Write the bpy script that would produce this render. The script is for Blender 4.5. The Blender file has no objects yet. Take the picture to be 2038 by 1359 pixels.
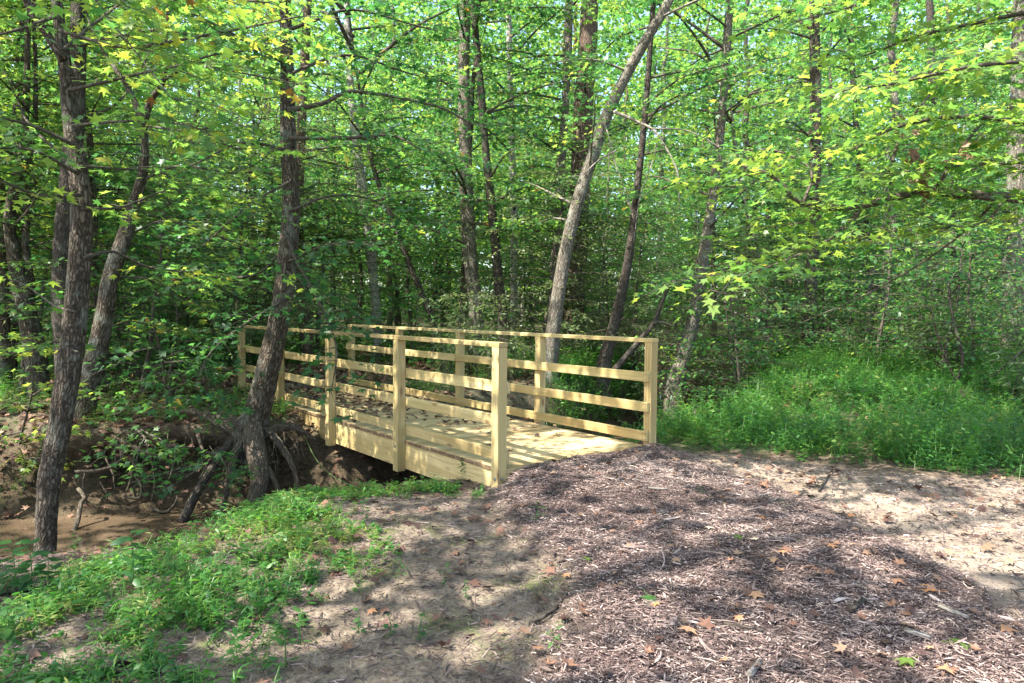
import bpy, math, random
import numpy as np
from mathutils import Matrix, Vector

random.seed(7)
RNG = np.random.default_rng(11)
sc = bpy.context.scene
COL = sc.collection

# ------------------------------------------------------------------ camera
F_PX, PITCH, ROLL, CAMZ = 1424.3, 0.0431, 0.0084, 1.408
W_PX, H_PX = 2038.0, 1359.0
cam_d = bpy.data.cameras.new("camera")
cam = bpy.data.objects.new("camera", cam_d)
COL.objects.link(cam)
cam_d.sensor_width = 36.0
cam_d.lens = F_PX / W_PX * 36.0
cam_d.clip_start, cam_d.clip_end = 0.05, 1000
Rm = Matrix.Rotation(math.pi / 2 - PITCH, 3, 'X') @ Matrix.Rotation(ROLL, 3, 'Z')
cam.matrix_world = Matrix.Translation((0, 0, CAMZ)) @ Rm.to_4x4()
sc.camera = cam
R = np.array(Rm)
CAM = np.array([0, 0, CAMZ])


def ray(px, py):
    return R @ np.array([(px - W_PX / 2) / F_PX, -(py - H_PX / 2) / F_PX, -1.0])


def P(px, py, Y):
    """the point of the place seen at a pixel of the photograph, Y metres ahead"""
    r = ray(px, py)
    return CAM + r * (Y / r[1])


def proj(p):
    q = (np.asarray(p, float) - CAM) @ R
    w = np.maximum(-q[..., 2], 1e-3)
    return W_PX / 2 + F_PX * q[..., 0] / w, H_PX / 2 - F_PX * q[..., 1] / w


# ------------------------------------------------------------------ noise
def _hash(i, j, seed):
    h = (i * 374761393 + j * 668265263 + seed * 2147483647) & 0xFFFFFFFF
    h = ((h ^ (h >> 13)) * 1274126177) & 0xFFFFFFFF
    return ((h ^ (h >> 16)) & 0xFFFF) / 65535.0


def vnoise(x, y, seed=0):
    x = np.asarray(x, float); y = np.asarray(y, float)
    i = np.floor(x).astype(np.int64); j = np.floor(y).astype(np.int64)
    fx, fy = x - i, y - j
    fx = fx * fx * (3 - 2 * fx); fy = fy * fy * (3 - 2 * fy)
    a, b = _hash(i, j, seed), _hash(i + 1, j, seed)
    c, d = _hash(i, j + 1, seed), _hash(i + 1, j + 1, seed)
    return (a * (1 - fx) + b * fx) * (1 - fy) + (c * (1 - fx) + d * fx) * fy


def fbm(x, y, seed=0, octv=4):
    s, a = 0, 0.5
    for k in range(octv):
        s = s + a * (vnoise(x * 2 ** k, y * 2 ** k, seed + k) - 0.5)
        a *= 0.5
    return s


def sstep(a, b, x):
    t = np.clip((x - np.asarray(a)) / (np.asarray(b) - np.asarray(a)), 0, 1)
    return t * t * (3 - 2 * t)


# ------------------------------------------------------------------ bridge frame
BX, BY, YAW, SP, BW = -0.0347, 5.6159, 0.6603, 1.6148, 1.6912
DECK = 0.15
AX = np.array([-math.sin(YAW), math.cos(YAW)])
NX = np.array([math.cos(YAW), math.sin(YAW)])


def to_uv(x, y):
    dx, dy = np.asarray(x) - BX, np.asarray(y) - BY
    return dx * AX[0] + dy * AX[1], dx * NX[0] + dy * NX[1]


# ------------------------------------------------------------------ terrain
CREEK = np.array([(-14, 2.5), (-9, 4.4), (-6.5, 5.7), (-4.9, 6.5), (-3.6, 7.0), (-2.6, 7.12), (-1.7, 7.0), (-.9, 7.4), (-.1, 8.4),
                  (1.2, 10.3), (2.6, 12.3), (3.6, 13.9), (4.0, 16), (3.6, 20), (4.5, 28), (3, 45), (3, 120)], float)
WATER = -0.80


def creek_sd(x, y):
    x = np.asarray(x, float); y = np.asarray(y, float)
    best = np.full(x.shape, 1e9); sgn = np.ones(x.shape)
    nx = np.zeros(x.shape); ny = np.zeros(x.shape)
    for a, b in zip(CREEK[:-1], CREEK[1:]):
        d = b - a; L2 = d @ d
        t = np.clip(((x - a[0]) * d[0] + (y - a[1]) * d[1]) / L2, 0, 1)
        qx, qy = x - (a[0] + t * d[0]), y - (a[1] + t * d[1])
        dist = np.hypot(qx, qy)
        m = dist < best
        cr = d[0] * qy - d[1] * qx
        best = np.where(m, dist, best); sgn = np.where(m, np.where(cr < 0, 1.0, -1.0), sgn)
        nx = np.where(m, qx / np.maximum(dist, 1e-6), nx); ny = np.where(m, qy / np.maximum(dist, 1e-6), ny)
    return best * sgn, nx, ny


def inside(poly, x, y):
    x = np.asarray(x); y = np.asarray(y)
    c = np.zeros(x.shape, bool)
    n = len(poly)
    for i in range(n):
        x1, y1 = poly[i]; x2, y2 = poly[(i + 1) % n]
        k = ((y1 > y) != (y2 > y)) & (x < (x2 - x1) * (y - y1) / (y2 - y1 + 1e-12) + x1)
        c ^= k
    return c


def edge_dist(poly, x, y):
    best = np.full(np.shape(x), 1e9)
    n = len(poly)
    for i in range(n):
        a = np.array(poly[i]); d = np.array(poly[(i + 1) % n]) - a
        t = np.clip(((x - a[0]) * d[0] + (y - a[1]) * d[1]) / (d @ d + 1e-12), 0, 1)
        best = np.minimum(best, np.hypot(x - a[0] - t * d[0], y - a[1] - t * d[1]))
    return np.where(inside(poly, x, y), best, -best)


def flat(px, py, z=0.06):
    r = ray(px, py)
    p = CAM + r * ((z - CAMZ) / r[2])
    return (p[0], p[1])


MULCH = [flat(*q) for q in [(1008, 945), (975, 985), (1040, 1045), (1095, 1075), (1115, 1110), (1165, 1150), (1130, 1215),
                            (1105, 1260), (1060, 1300), (1030, 1400), (1030, 1700), (2700, 1700), (2300, 1330), (2038, 1225), (1900, 1150),
                            (1760, 1060), (1560, 968), (1330, 907), (1292, 888)]]
SAND = [flat(*q) for q in [(1335, 893), (1500, 903), (1700, 928), (1850, 950), (2038, 955), (2700, 960), (3200, 1300), (2300, 1330), (2038, 1225), (1900, 1150),
                           (1760, 1060), (1560, 968), (1330, 907)]]


def masks(x, y):
    w = 0.34 * fbm(x * 2.2, y * 2.2, 5) + 0.12 * fbm(x * 9, y * 9, 6, 2)
    mu = sstep(-0.17, 0.20, edge_dist(MULCH, x, y) + w)
    sa = sstep(-0.20, 0.20, edge_dist(SAND, x, y) + w * 1.5)
    return mu, sa * (1 - mu * 0.5)


def height(x, y, fine=True):
    x = np.asarray(x, float); y = np.asarray(y, float)
    d, nx, ny = creek_sd(x, y)
    far = d < 0
    B = 0.02 + 0.16 * sstep(8.0, 14.0, y) + 0.12 * fbm(x * 0.25, y * 0.25, 3)
    B = B + np.where(far, 0.06 + 0.05 * sstep(0, 3, -d), 0)
    B = B + 0.26 * sstep(2.2, 4.5, x) * sstep(8.0, 10.5, y) * (1 - 0.6 * sstep(13, 17, y))
    B = B - 0.05 * sstep(-1.0, -3.2, x) * sstep(6, 3, y)
    gx_, gy_ = 2.5 + (y - 9.2) * .25, sstep(8.4, 9.4, y) * sstep(14.5, 13, y)
    B = B - 0.34 * np.exp(-((x - gx_) / .5) ** 2) * gy_
    B = B + 0.30 * fbm(x * .8 + 5, y * .8, 44, 2) * sstep(2.2, 3.4, x) * sstep(7.6, 9.0, y) * sstep(18, 14, y)
    B = B + 0.035 * np.maximum(0, y - 26) + 0.02 * np.maximum(0, np.abs(x) - 20)
    mu, sa = masks(x, y)
    u, v = to_uv(x, y)
    B = B - 0.09 * np.exp(-((u - .55) / .75) ** 2) * sstep(.12, -.1, v) * sstep(-1.3, -.4, v)
    ramp = sstep(-1.6, -0.05, u) * sstep(-0.35, 0.25, v) * sstep(2.4, 1.9, v) * (u < 0.35)
    B = B + mu * (0.05 + 0.07 * ramp)
    wn = 1.3 + 0.8 * sstep(-2.7, -4.0, x) + 0.5 * sstep(0.0, 1.5, x)
    wf = 1.75 - 0.65 * sstep(-2.4, -3.1, x) + 1.1 * sstep(-4.7, -5.8, x) - 0.3 * sstep(-0.5, 1.0, x)
    t = np.where(far, sstep(0.62, 1, -d / wf * 1.0) * 0 + sstep(0.6, wf, -d), sstep(0.5, wn, d))
    z = -1.08 + (B + 1.08) * t
    pa = np.interp(d, [0, .5, .9, 1.3, 2.0, 3.0, 4.2], [-1.08, -.86, -.70, -.59, -.38, -.14, 0])
    pb = np.interp(d, [0, .4, .7, 1.0, 1.4, 1.9], [-1.08, -.85, -.34, -.14, -.04, 0])
    kb = sstep(-2.7, -1.6, x)
    zn = pa + (pb - pa) * kb + B * sstep(0.7, 2.4, d)
    z = np.where(far | (x > .6), z, zn + (z - zn) * sstep(-.2, .6, x))
    # keep clear below the deck
    foot = (u > 0.04) & (u < 4 * SP) & (v > -0.1) & (v < BW + 0.1)
    z = np.where(foot, np.minimum(z, -0.03 + 0.09 * sstep(5.2, 6.3, u)), z)
    if fine:
        k = sstep(60, 8, np.hypot(x, y))
        z = z + k * (0.05 * fbm(x * 1.7, y * 1.7, 21) + 0.045 * fbm(x * 7, y * 7, 31, 3)) * np.where(foot, 0.3, 1)
    return z


def G(px, py):
    """where the line of sight through a pixel meets the ground"""
    r = ray(px, py)
    ts = np.linspace(1.5, 60, 6000)
    q = CAM[None] + r[None] * ts[:, None]
    hit = np.nonzero(q[:, 2] < height(q[:, 0], q[:, 1]))[0]
    return q[hit[0]] if len(hit) else q[-1]


# ------------------------------------------------------------------ mesh builder
class MB:
    def __init__(s):
        s.v = []; s.t = []; s.bk = []; s.f = {3: [], 4: []}; s.m = {3: [], 4: []}; s.n = 0

    def add(s, v, f, tint=0.5, bk=None, mat=0):
        v = np.asarray(v, np.float32).reshape(-1, 3); f = np.asarray(f, np.int64)
        s.v.append(v)
        s.t.append(np.broadcast_to(np.asarray(tint, np.float32), (len(v),)))
        s.bk.append(np.asarray(v if bk is None else bk, np.float32).reshape(-1, 3))
        k = f.shape[1]
        s.f[k].append(f + s.n); s.m[k].append(np.full(len(f), mat, np.int32))
        s.n += len(v)

    def more(s, f, mat=0):
        """extra faces on the vertices of the last add"""
        f = np.asarray(f, np.int64); k = f.shape[1]
        s.f[k].append(f + s.n - len(s.v[-1])); s.m[k].append(np.full(len(f), mat, np.int32))

    def mesh(s, name, mats, smooth=True):
        me = bpy.data.meshes.new(name)
        v = np.concatenate(s.v)
        me.vertices.add(len(v)); me.vertices.foreach_set("co", v.ravel())
        idx, tot, mi = [], [], []
        for k in (3, 4):
            if s.f[k]:
                f = np.concatenate(s.f[k]); idx.append(f.ravel()); tot.append(np.full(len(f), k)); mi.append(np.concatenate(s.m[k]))
        idx = np.concatenate(idx).astype(np.int32); tot = np.concatenate(tot).astype(np.int32); mi = np.concatenate(mi).astype(np.int32)
        st = np.concatenate([[0], np.cumsum(tot)[:-1]]).astype(np.int32)
        me.loops.add(len(idx)); me.loops.foreach_set("vertex_index", idx)
        me.polygons.add(len(tot)); me.polygons.foreach_set("loop_start", st)
        me.polygons.foreach_set("material_index", mi)
        me.polygons.foreach_set("use_smooth", np.full(len(tot), smooth))
        a = me.attributes.new("tint", 'FLOAT', 'POINT'); a.data.foreach_set("value", np.concatenate(s.t).astype(np.float32))
        a = me.attributes.new("bk", 'FLOAT_VECTOR', 'POINT'); a.data.foreach_set("vector", np.concatenate(s.bk).ravel())
        for m in (mats if isinstance(mats, (list, tuple)) else [mats]):
            me.materials.append(m)
        me.update(calc_edges=True)
        return me

    def build(s, name, mats, parent=None, smooth=True, loc=None):
        return link(name, s.mesh(name, mats, smooth), parent, loc)


def link(name, me, parent=None, loc=None):
    o = bpy.data.objects.new(name, me); COL.objects.link(o)
    if parent is not None: o.parent = parent
    if loc is not None: o.location = loc
    return o


def tag(o, label=None, cat=None, group=None, kind=None):
    if label: o['label'] = label
    if cat: o['category'] = cat
    if group: o['group'] = group
    if kind: o['kind'] = kind
    return o


def thing(name, label, cat, loc=(0, 0, 0), group=None):
    o = bpy.data.objects.new(name, None); COL.objects.link(o)
    o.location = loc; o.empty_display_size = 0.1
    return tag(o, label, cat, group)


def copy_tree(o, parent=None):
    c = o.copy(); COL.objects.link(c)
    if parent is not None: c.parent = parent
    for ch in KIDS.get(o.name, ()):
        copy_tree(ch, c)
    return c


KIDS = {}


def kid(parent, o):
    KIDS.setdefault(parent.name, []).append(o)
    return o


# ---- shapes
def smooth_line(pts, rad, step):
    """Catmull-Rom through the points, resampled"""
    p = np.asarray(pts, float); r = np.asarray(rad, float)
    if len(p) == 2:
        n = max(2, int(np.linalg.norm(p[1] - p[0]) / step) + 1)
        t = np.linspace(0, 1, n)[:, None]
        return p[0] + (p[1] - p[0]) * t, r[0] + (r[1] - r[0]) * t[:, 0]
    q = np.vstack([2 * p[0] - p[1], p, 2 * p[-1] - p[-2]])
    out, ro = [], []
    for i in range(len(p) - 1):
        a, b, c, d = q[i], q[i + 1], q[i + 2], q[i + 3]
        n = max(1, int(np.linalg.norm(c - b) / step))
        t = np.linspace(0, 1, n, endpoint=False)[:, None]
        out.append(0.5 * (2 * b + (c - a) * t + (2 * a - 5 * b + 4 * c - d) * t ** 2 + (3 * b - a - 3 * c + d) * t ** 3))
        ro.append(r[i] + (r[i + 1] - r[i]) * t[:, 0])
    out.append(p[-1:]); ro.append(r[-1:])
    return np.vstack(out), np.concatenate(ro)


def tube(mb, pts, rad, nseg=8, step=0.15, wob=0.0, rough=0.0, flare=0.0, tint=0.5, mat=0, seed=0, bend=0.0):
    c, r = smooth_line(pts, rad, step)
    n = len(c)
    s = np.concatenate([[0], np.cumsum(np.linalg.norm(np.diff(c, axis=0), axis=1))])
    if bend:
        c = c.copy(); ph = seed * 1.7
        c[:, 0] += bend * (np.sin(s * 2.1 + ph) + 0.6 * np.sin(s * 4.7 + 2 * ph)) * np.minimum(1, s * 3)
        c[:, 1] += bend * (np.cos(s * 1.8 + ph) + 0.6 * np.sin(s * 5.3 + ph)) * np.minimum(1, s * 3)
        c[:, 2] += bend * 0.5 * np.sin(s * 3.9 + ph) * np.minimum(1, s * 3)
    T = np.gradient(c, axis=0); T /= np.linalg.norm(T, axis=1, keepdims=True) + 1e-9
    up = np.array([1.0, 0, 0]) if abs(T[0, 0]) < 0.9 else np.array([0, 1.0, 0])
    A = np.empty_like(c); a = up
    for i in range(n):
        a = a - T[i] * (a @ T[i]); a = a / (np.linalg.norm(a) + 1e-9); A[i] = a
    Bv = np.cross(T, A)
    th = np.linspace(0, 2 * np.pi, nseg, endpoint=False)
    rr = np.repeat(r[:, None], nseg, 1)
    if flare:
        k = np.exp(-s / 0.22)[:, None]
        rr = rr * (1 + flare * k * (0.6 + 0.5 * np.cos(th * 3 + seed)[None] + 0.35 * np.cos(th * 5 + 2 * seed)[None]))
    if wob:
        rr = rr * (1 + wob * (vnoise(np.cos(th)[None] * 1.3 + 9 + 0 * s[:, None], s[:, None] * 1.1 + np.sin(th)[None] * 1.3, seed) - 0.5) * 2)
    if rough:
        fu = vnoise(th[None] * nseg / 2 / np.pi * 0.5 + 0.7 * vnoise(th[None] * 2, s[:, None] * 9, seed + 3), s[:, None] * 5.5 + th[None] * 2, seed + 5)
        rr = rr + rough * (fu - 0.6)
    v = c[:, None] + rr[..., None] * (np.cos(th)[None, :, None] * A[:, None] + np.sin(th)[None, :, None] * Bv[:, None])
    bk = np.stack([np.cos(th)[None] * r[:, None], np.sin(th)[None] * r[:, None], np.repeat(s[:, None], nseg, 1)], -1) + seed * 1.37
    i, j = np.meshgrid(np.arange(n - 1), np.arange(nseg), indexing='ij')
    f = np.stack([i * nseg + j, i * nseg + (j + 1) % nseg, (i + 1) * nseg + (j + 1) % nseg, (i + 1) * nseg + j], -1).reshape(-1, 4)
    mb.add(v.reshape(-1, 3), f, tint, bk.reshape(-1, 3), mat)
    cap = [[(n - 1) * nseg, (n - 1) * nseg + k, (n - 1) * nseg + k + 1] for k in range(1, nseg - 1)]
    cap += [[0, k + 1, k] for k in range(1, nseg - 1)]
    mb.more(cap, mat)
    return c, r, T


def box(mb, lo, hi, axis=2, ch=0.004, tint=None, mat=0, off=None):
    """a chamfered board; the grain runs along `axis`"""
    lo = np.array(lo, float); hi = np.array(hi, float)
    V, key = [], {}
    for sx in (0, 1):
        for sy in (0, 1):
            for sz in (0, 1):
                for k in range(3):
                    p = np.where([sx, sy, sz], hi, lo).astype(float)
                    for a in range(3):
                        if a != k: p[a] += ch if (sx, sy, sz)[a] == 0 else -ch
                    key[(sx, sy, sz, k)] = len(V); V.append(p)
    V = np.array(V); c = (lo + hi) / 2
    Q, T3 = [], []
    for k in range(3):
        a, b = [i for i in range(3) if i != k]
        for s in (0, 1):
            q = []
            for (p, r) in ((0, 0), (1, 0), (1, 1), (0, 1)):
                t = [0, 0, 0]; t[k] = s; t[a] = p; t[b] = r
                q.append(key[(*t, k)])
            Q.append(q)
    for k in range(3):
        a, b = [i for i in range(3) if i != k]
        for p in (0, 1):
            for r in (0, 1):
                t0 = [0, 0, 0]; t0[a] = p; t0[b] = r; t1 = list(t0); t1[k] = 1
                Q.append([key[(*t0, a)], key[(*t1, a)], key[(*t1, b)], key[(*t0, b)]])
    for sx in (0, 1):
        for sy in (0, 1):
            for sz in (0, 1):
                T3.append([key[(sx, sy, sz, k)] for k in range(3)])

    def fix(f):
        nrm = np.cross(V[f[1]] - V[f[0]], V[f[2]] - V[f[0]])
        return f if nrm @ (V[f].mean(0) - c) > 0 else f[::-1]
    Q = [fix(np.array(q)) for q in Q]; T3 = [fix(np.array(t)) for t in T3]
    off = RNG.uniform(-5, 5, 3) if off is None else off
    o = {0: (1, 2, 0), 1: (2, 0, 1), 2: (0, 1, 2)}[axis]
    bk = V[:, o] - c[list(o)] + off
    mb.add(V, Q, RNG.random() if tint is None else tint, bk, mat)
    mb.more(T3, mat)


# ---- leaves (numpy, many at once)
def star_template():
    ang = np.radians([0, 27, 52, 80, 112, 180, -112, -80, -52, -27])
    rad = np.array([1.0, 0.40, 0.86, 0.36, 0.62, 0.22, 0.62, 0.36, 0.86, 0.40])
    v = [(0.0, 0.0, 0.04)]
    for a, r in zip(ang, rad):
        v.append((r * math.cos(a), r * math.sin(a), -0.10 * r + (0.05 if r < 0.5 else -0.04)))
    v = np.array(v) * 0.62
    v[:, 0] += 0.15
    f = [[0, i, i % 10 + 1] for i in range(1, 11)]
    return v, np.array(f)


def oval_template():
    v = np.array([(0, 0, 0), (.35, .26, -.04), (.75, .2, -.06), (1, 0, -.1), (.75, -.2, -.06), (.35, -.26, -.04), (.5, 0, .03)]) - [0, 0, 0]
    f = [[6, 0, 5], [6, 5, 4], [6, 4, 3], [6, 3, 2], [6, 2, 1], [6, 1, 0]]
    return v, np.array(f)[:, ::-1]


def lance_template():
    v = np.array([(0, 0, 0), (.3, .085, -.02), (.3, -.085, -.02), (.3, 0, .02), (.68, .06, -.05), (.68, -.06, -.05), (.68, 0, -.02), (1, 0, -.16)])
    f = [[0, 3, 1], [0, 2, 3], [1, 3, 6], [1, 6, 4], [3, 2, 5], [3, 5, 6], [4, 6, 7], [6, 5, 7]]
    return v, np.array(f)


def quad_template():
    v = np.array([(0, 0, 0), (.45, .34, .05), (1, 0, -.08), (.45, -.34, .05), (.35, .1, 0)])
    return v[:4], np.array([[0, 2, 1], [0, 3, 2]])


STAR, OVAL, LANCE, QUAD = star_template(), oval_template(), lance_template(), quad_template()


def put_leaves(mb, tmpl, pos, heading, size, tint, tilt=0.35, pitch=None, curl=0.0, mat=0, rng=RNG):
    """leaves at pos pointing along heading (radians), facing up but tilted at random"""
    tv, tf = tmpl
    n = len(pos)
    if n == 0: return
    heading = np.broadcast_to(heading, (n,)); size = np.broadcast_to(size, (n,)); tint = np.broadcast_to(tint, (n,))
    pt = rng.normal(-0.15, tilt, n) if pitch is None else pitch + rng.normal(0, tilt, n)
    ro = rng.normal(0, tilt, n)
    ch, sh = np.cos(heading), np.sin(heading)
    cp, sp = np.cos(pt), np.sin(pt)
    X = np.stack([ch * cp, sh * cp, sp], -1)
    Y0 = np.stack([-sh, ch, 0 * ch], -1)
    Z0 = np.cross(X, Y0)
    Y = Y0 * np.cos(ro)[:, None] + Z0 * np.sin(ro)[:, None]
    Z = np.cross(X, Y)
    t = np.repeat(tv[None], n, 0).copy()
    if curl:
        cz = curl * rng.uniform(0.2, 1.2, n)[:, None]
        t[..., 2] += cz * (t[..., 0] - 0.4) ** 2 + cz * rng.uniform(-0.5, 2.0, n)[:, None] * t[..., 1] ** 2
    t = t * size[:, None, None]
    v = pos[:, None] + t[..., 0:1] * X[:, None] + t[..., 1:2] * Y[:, None] + t[..., 2:3] * Z[:, None]
    f = (tf[None] + (np.arange(n) * len(tv))[:, None, None]).reshape(-1, 3)
    mb.add(v.reshape(-1, 3), f, np.repeat(tint, len(tv)), None, mat)


def sprays(leaf_mb, twig_mb, org, head, length, leaf, nleaf=14, droop=0.25, rise=0.05, tmpl=STAR, tint=(0.2, 0.7), tilt=0.38, twig_r=0.004, rng=RNG, tmat=1, yellow=0.0, spread=0.9):
    """flat leafy twigs: for each spray a curved twig with leaves alternating along it"""
    org = np.asarray(org, float); n = len(org)
    if n == 0: return
    head = np.broadcast_to(head, (n,)); length = np.broadcast_to(length, (n,))
    k = nleaf
    t = (np.arange(k) + 0.6) / k
    t = np.clip(t[None] + rng.normal(0, 0.03, (n, k)), 0.08, 1.0)
    bend = rng.normal(0, 0.35, n)
    h = head[:, None] + bend[:, None] * t
    rise_n = rise + rng.normal(0, 0.12, n)
    L = length[:, None] * t
    pos = np.stack([org[:, 0:1] + L * np.cos(h), org[:, 1:2] + L * np.sin(h), org[:, 2:3] + L * (rise_n[:, None] - droop * t)], -1)
    side = np.where((np.arange(k) % 2) == 0, 1.0, -1.0)[None] * np.ones((n, 1))
    side[:, -1] = 0
    lh = h + side * rng.uniform(0.5, 1.4, (n, k))
    pet = 0.5 * leaf * rng.uniform(0.4, 1.3, (n, k)) * spread * 1.6
    lp = pos + np.stack([pet * np.cos(lh), pet * np.sin(lh), rng.normal(-0.01, 0.03, (n, k))], -1)
    sz = leaf * rng.uniform(0.45, 1.3, (n, k))
    base = rng.uniform(tint[0], tint[1], n)[:, None]
    tn = np.clip(base + rng.normal(0, 0.13, (n, k)), 0.0, 0.9)
    if yellow: tn = np.where(rng.random((n, k)) < yellow, rng.uniform(0.92, 1.0, (n, k)), tn)
    put_leaves(leaf_mb, tmpl, lp.reshape(-1, 3), lh.ravel(), sz.ravel(), tn.ravel(), tilt, curl=0.45, rng=rng)
    if twig_mb is not None:
        q = 5
        t = np.linspace(0, 1, q)[None]
        h = head[:, None] + bend[:, None] * t; L = length[:, None] * t
        c = np.stack([org[:, 0:1] + L * np.cos(h), org[:, 1:2] + L * np.sin(h), org[:, 2:3] + L * (rise_n[:, None] - droop * t)], -1)
        r = twig_r * (1 - 0.75 * t)
        nrm = np.stack([-np.sin(h), np.cos(h), 0 * h], -1)
        ring = [c + nrm * r[..., None], c - nrm * r[..., None] * 0.5 + np.array([0, 0, 1.0]) * r[..., None] * 0.85, c - nrm * r[..., None] * 0.5 - np.array([0, 0, 1.0]) * r[..., None] * 0.85]
        v = np.stack(ring, 2)  # n,q,3,3
        f = []
        for i in range(q - 1):
            for j in range(3):
                f.append([i * 3 + j, i * 3 + (j + 1) % 3, (i + 1) * 3 + (j + 1) % 3, (i + 1) * 3 + j])
        f = (np.array(f)[None] + (np.arange(n) * q * 3)[:, None, None]).reshape(-1, 4)
        twig_mb.add(v.reshape(-1, 3), f, 0.5, None, tmat)



# ------------------------------------------------------------------ materials
class NT:
    def __init__(s, name):
        s.m = bpy.data.materials.new(name); s.m.use_nodes = True
        s.t = s.m.node_tree; s.t.nodes.clear()
        s.out = s.n('ShaderNodeOutputMaterial')

    def n(s, typ, **kw):
        nd = s.t.nodes.new(typ)
        for k, v in kw.items():
            if k.startswith('_'): setattr(nd, k[1:], v)
            else: s.put(nd, k, v)
        return nd

    def put(s, nd, k, v):
        sock = nd.inputs[int(k[1:])] if (k[0] == 'i' and k[1:].isdigit()) else nd.inputs[k.replace('_', ' ')]
        if isinstance(v, bpy.types.NodeSocket): s.t.links.new(v, sock)
        else: sock.default_value = v

    def attr(s, name): return s.n('ShaderNodeAttribute', _attribute_name=name)

    def mapv(s, v, sc_, loc=(0, 0, 0)):
        return s.n('ShaderNodeMapping', Vector=v, Scale=sc_, Location=loc).outputs[0]

    def noise(s, v, scale, detail=4, rough=0.55, dist=0.0):
        return s.n('ShaderNodeTexNoise', Vector=v, Scale=scale, Detail=detail, Roughness=rough, Distortion=dist).outputs['Fac']

    def ramp(s, fac, stops):
        r = s.n('ShaderNodeValToRGB', Fac=fac); e = r.color_ramp.elements
        while len(e) < len(stops): e.new(0.5)
        for q, (p, c) in zip(e, stops):
            q.position = p; q.color = (*c, 1) if len(c) == 3 else c
        return r.outputs[0]

    def mix(s, fac, a, b, mode='MIX'):
        m = s.n('ShaderNodeMix', _data_type='RGBA', _blend_type=mode)
        for k, v in ((0, fac), (6, a), (7, b)):
            if isinstance(v, bpy.types.NodeSocket): s.t.links.new(v, m.inputs[k])
            else: m.inputs[k].default_value = v if k == 0 else ((*v, 1) if len(v) == 3 else v)
        return m.outputs[2]

    def math(s, op, a, b=0.0):
        m = s.n('ShaderNodeMath', _operation=op)
        for k, v in ((0, a), (1, b)):
            if isinstance(v, bpy.types.NodeSocket): s.t.links.new(v, m.inputs[k])
            else: m.inputs[k].default_value = v
        return m.outputs[0]

    def bump(s, h, strength=0.5, dist=0.01):
        return s.n('ShaderNodeBump', Height=h, Strength=strength, Distance=dist).outputs[0]

    def surf(s, sh): s.t.links.new(sh, s.out.inputs['Surface']); return s.m


def leaf_mat(name, stops, tstops, trans=0.4, rough=0.42, spec=0.4):
    k = NT(name)
    tn = k.attr('tint').outputs['Fac']
    oi = k.n('ShaderNodeObjectInfo').outputs['Random']
    t2 = k.math('ADD', tn, k.math('MULTIPLY', k.math('SUBTRACT', oi, 0.5), 0.22))
    t2 = k.math('MINIMUM', t2, k.math('MAXIMUM', tn, 0.86))
    c = k.ramp(t2, stops); ct = k.ramp(t2, tstops)
    p = k.n('ShaderNodeBsdfPrincipled', Base_Color=c, Roughness=rough)
    k.put(p, 'Specular IOR Level', spec)
    tr = k.n('ShaderNodeBsdfTranslucent', Color=ct)
    mx = k.n('ShaderNodeMixShader', i0=trans, i1=p.outputs[0], i2=tr.outputs[0])
    return k.surf(mx.outputs[0])


M = {}
GUM = [(0.0, (.020, .068, .024)), (0.35, (.034, .100, .032)), (0.6, (.062, .142, .036)), (0.86, (.125, .20, .040)), (0.93, (.34, .29, .04)), (0.97, (.34, .16, .035)), (1.0, (.22, .08, .03))]
GUMT = [(0.0, (.055, .20, .045)), (0.35, (.12, .35, .075)), (0.6, (.27, .53, .085)), (0.86, (.50, .66, .085)), (0.93, (.60, .52, .07)), (0.97, (.52, .25, .05)), (1.0, (.3, .11, .04))]
M['gum'] = leaf_mat('sweetgum_leaf', GUM, GUMT, 0.46)
M['far_leaf'] = leaf_mat('woodland_leaf', GUM, GUMT, 0.5, 0.45)
CANE = [(0.0, (0.044, 0.076, 0.028)), (0.5, (0.087, 0.131, 0.052)), (0.9, (0.150, 0.182, 0.079)), (1.0, (0.238, 0.198, 0.079))]
CANET = [(0.0, (0.100, 0.200, 0.050)), (0.5, (0.200, 0.330, 0.080)), (0.9, (0.340, 0.420, 0.120)), (1.0, (0.400, 0.300, 0.100))]
M['cane'] = leaf_mat('cane_leaf', CANE, CANET, 0.42, 0.38, 0.5)
GR = [(0.0, (0.019, 0.072, 0.017)), (0.4, (0.034, 0.115, 0.022)), (0.8, (0.072, 0.170, 0.030)), (1.0, (0.170, 0.187, 0.043))]
GRT = [(0.0, (0.056, 0.243, 0.028)), (0.4, (0.112, 0.374, 0.037)), (0.8, (0.234, 0.486, 0.056)), (1.0, (0.374, 0.393, 0.075))]
M['grass'] = leaf_mat('stiltgrass_leaf', GR, GRT, 0.4, 0.45)
DRY = [(0.0, (.045, .024, .020)), (0.3, (.10, .052, .038)), (0.6, (.18, .095, .058)), (0.8, (.28, .18, .115)), (0.92, (.33, .135, .045)), (1.0, (.48, .38, .27))]
M['dry'] = leaf_mat('dry_leaf', DRY, DRY, 0.12, 0.6, 0.3)
CHIP = [(0.0, (.026, .018, .015)), (0.3, (.070, .047, .042)), (0.6, (.165, .115, .10)), (0.85, (.31, .235, .205)), (1.0, (.50, .41, .35))]
k = NT('wood_chip'); tn = k.attr('tint').outputs['Fac']
p = k.n('ShaderNodeBsdfPrincipled', Base_Color=k.ramp(tn, CHIP), Roughness=0.7); k.put(p, 'Specular IOR Level', 0.35)
M['chip'] = k.surf(p.outputs[0])


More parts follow.
